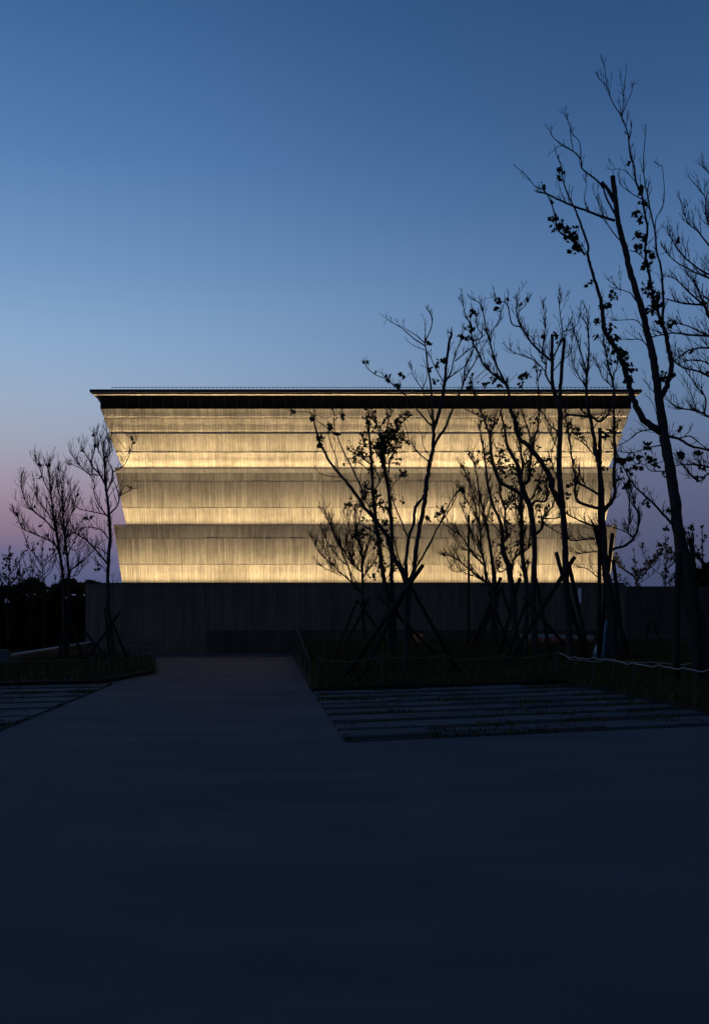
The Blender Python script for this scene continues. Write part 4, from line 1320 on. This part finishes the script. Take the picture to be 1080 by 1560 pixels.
def at_h(px, py, z):
    q = G(px, py, z)
    return (q.x, q.y)


rope_fence('pale rope on thin posts along the planting bed facing the strip paving', along([(-0.8, 20.95), (4.85, 23.4)], 1.5), 0.62, zb_right, 0.06, 0.009, 1)
rope_fence('white wavy rope strung past the props of the leaning tree', along([(4.9, 23.5), (5.55, 20.9), (6.1, 18.0), (6.9, 15.0)], 0.85), 0.60, zb_right, 0.035, 0.0085, 2, M_ROPE)
rope_fence('sagging rope on posts along the drive side of the planting bed', along([(-1.0, 21.6), (-2.2, 36.5)], 3.0), 0.62, zb_right, 0.05, 0.009, 3)
rope_fence('thin rope across the planting bed in front of the boundary wall', along([(5.2, 33.0), (13.5, 33.0)], 2.0), 0.55, zb_right, 0.08, 0.012, 4)
rope_fence('short white rope sagging beside the blue tarpaulin', along([(5.6, 25.6), (8.6, 24.6)], 1.0), 0.3, zb_right, 0.05, 0.008, 5, M_ROPE)
rope_fence('looped rope round the corner of the bed by the ramp wall', along([at_h(150, 1040, 0), at_h(203, 1030, 0), at_h(234, 1019, 0), at_h(234, 1011, 0), at_h(190, 1003, 0)], 1.0), 0.5, zb_left, 0.08, 0.010, 6)
rope_fence('dim rope along the bed beside the other strip paving', along([at_h(-40, 1046, 0), at_h(140, 1041, 0)], 2.2), 0.5, zb_left, 0.05, 0.009, 7)

# ------------------------------------------------------------------ blue tarpaulin tent
root = empty('tarpaulin', P(920, 1000, 28.6))
tag(root, 'blue tarpaulin wrapped like a tent between the arching tree and its pole', 'tarpaulin')
apex = P(924, 946, 28.6)
r = random.Random(8)
mb = MB()
cx, cy = P(920, 1000, 28.6).x, 28.6
NA, NR = 22, 7
zg = zb_right(cx, cy)
for k in range(NA + 1):
    a = math.radians(-75 + (330) * k / NA)
    for j in range(NR + 1):
        t = j / NR
        rr = (0.10 + 0.25 * t ** 1.1) * (1 + 0.13 * math.sin(5 * a + 1.3) * t + r.uniform(-.03, .03))
        z = apex.z + (zg + 0.02 - apex.z) * t
        x0 = apex.x + (cx - apex.x) * t
        mb.v.append((x0 + rr * math.cos(a), cy + rr * math.sin(a), z))
for k in range(NA):
    for j in range(NR):
        s = k * (NR + 1) + j
        mb.f.append((s, s + 1, s + NR + 2, s + NR + 1))
o = mb.build('sheet', M_TARP, root, smooth=True)
sm = o.modifiers.new('thickness', 'SOLIDIFY')
sm.thickness = 0.008
m = MB()
ring_pts = [(apex.x + 0.115 * math.cos(a), cy + 0.115 * math.sin(a), apex.z - 0.03) for a in [2 * math.pi * k / 12 for k in range(13)]]
m.tube(ring_pts, [0.012] * 13, 5)
m.build('tie_cord', M_POLE, root)

# ------------------------------------------------------------------ orange drum
oc = P(637, 975, 36.0)
zg = zb_right(oc.x, 36.0)
m = MB()
prof = [(0.17, zg), (0.185, zg + 0.05), (0.185, zg + 0.16), (0.17, zg + 0.18), (0.17, zg + 0.21), (0.185, zg + 0.23), (0.18, zg + 0.36), (0.165, zg + 0.40), (0.12, zg + 0.425), (0.06, zg + 0.43)]
n = 18
for (rr, z) in prof:
    for k in range(n):
        a = 2 * math.pi * k / n
        m.v.append((oc.x + rr * math.cos(a), 36.0 + rr * math.sin(a), z))
for i in range(len(prof) - 1):
    for k in range(n):
        m.f.append((i * n + k, i * n + (k + 1) % n, (i + 1) * n + (k + 1) % n, (i + 1) * n + k))
m.f.append(tuple((len(prof) - 1) * n + k for k in range(n)))
m.f.append(tuple(reversed(range(n))))
tag(m.build('plastic_drum', M_ORANGE, smooth=True), 'small orange plastic drum on the grass before the podium', 'drum')

# ------------------------------------------------------------------ red and white barriers
BAR = ['red and white barrier partly hidden by the many-limbed trunk', 'red and white barrier between the many-limbed tree and the crossed props',
       'red and white barrier behind the stub-topped trunk', 'red and white barrier nearest the blue tarpaulin']
for i, px in enumerate((803, 834, 862, 890)):
    Y = 36.4
    c = P(px, 990, Y)
    zg = zb_right(c.x, Y)
    root = empty('barrier', (c.x, Y, zg))
    tag(root, BAR[i], 'barrier', 'plastic barriers before the podium')
    w = 0.34
    for k, mt in enumerate((M_RED, M_WHITE)):
        z0, z1 = (zg, zg + 0.27) if k == 0 else (zg + 0.272, zg + 0.40)
        d0, d1 = (0.17, 0.09) if k == 0 else (0.09, 0.06)
        v = []
        for (z, d) in ((z0, d0), (z1, d1)):
            v += [(c.x - w, Y - d, z), (c.x + w, Y - d, z), (c.x + w, Y + d, z), (c.x - w, Y + d, z)]
        mesh_obj('barrier_body' if k == 0 else 'barrier_top', v, [(3, 2, 1, 0), (4, 5, 6, 7), (0, 1, 5, 4), (1, 2, 6, 5), (2, 3, 7, 6), (3, 0, 4, 7)], mt, root)
    for s in (-0.2, 0.0, 0.2):
        m = MB()
        m.box(c.x + s - 0.035, c.x + s + 0.035, Y - 0.165, Y - 0.10, zg + 0.04, zg + 0.26)
        m.build('reflector', M_WHITE, root)


# ------------------------------------------------------------------ grass
def grass(name, label, poly, zf, count, hmin, hmax, seed, cond=None):
    r = random.Random(seed)
    xs = [p[0] for p in poly]
    ys = [p[1] for p in poly]
    mb = MB()
    k = 0
    while k < count:
        x, y = r.uniform(min(xs), max(xs)), r.uniform(min(ys), max(ys))
        if not inside(poly, x, y): continue
        if abs(x / y) > 0.47: 
            if r.random() < 0.9: 
                k += 0.1
                continue
        k += 1
        if cond is not None and mnoise.noise(Vector((x * 1.1, y * 1.1, 5))) < cond: continue
        z = zf(x, y) - 0.02
        cl = 0.5 + 0.5 * mnoise.noise(Vector((x * 0.8, y * 0.8, seed)))
        h = (hmin + (hmax - hmin) * cl) * r.uniform(0.55, 1.25)
        a = r.uniform(0, 6.283)
        w = r.uniform(0.006, 0.016)
        dx, dy = math.cos(a) * w, math.sin(a) * w
        bx, by = r.gauss(0, 0.35) * h, r.gauss(0, 0.35) * h
        i = len(mb.v)
        mb.v += [(x - dx, y - dy, z), (x + dx, y + dy, z), (x + dx * .7 + bx * .4, y + dy * .7 + by * .4, z + h * 0.6), (x - dx * .7 + bx * .4, y - dy * .7 + by * .4, z + h * 0.6), (x + bx, y + by, z + h)]
        mb.f += [(i, i + 1, i + 2, i + 3), (i + 3, i + 2, i + 4)]
    return tag(mb.build(name, M_GRASS), label, 'grass', kind='stuff')


grass('grass', 'dark long grass covering the bed of propped trees', BED_R, zb_right, 60000, 0.12, 0.34, 41)
grass('grass', 'dark grass in the bed before the ramp wall', BED_L, zb_left, 16000, 0.12, 0.34, 42)
grass('grass', 'low grass growing in the joints of the paving strips by the propped trees', [(-0.86, 20.5), (-0.12, 12.4), (6.1, 14.6), (4.9, 22.9)], lambda x, y: 0.02, 15000, 0.01, 0.10, 43, 0.05)
grass('grass', 'low grass growing in the joints of the paving strips by the ramp wall', [(l0.x - 7.0, l0.y - 2), (l1.x - 5.0, l1.y - 2), (l1.x, l1.y), (l0.x, l0.y)], lambda x, y: 0.02, 8000, 0.01, 0.09, 44, 0.05)
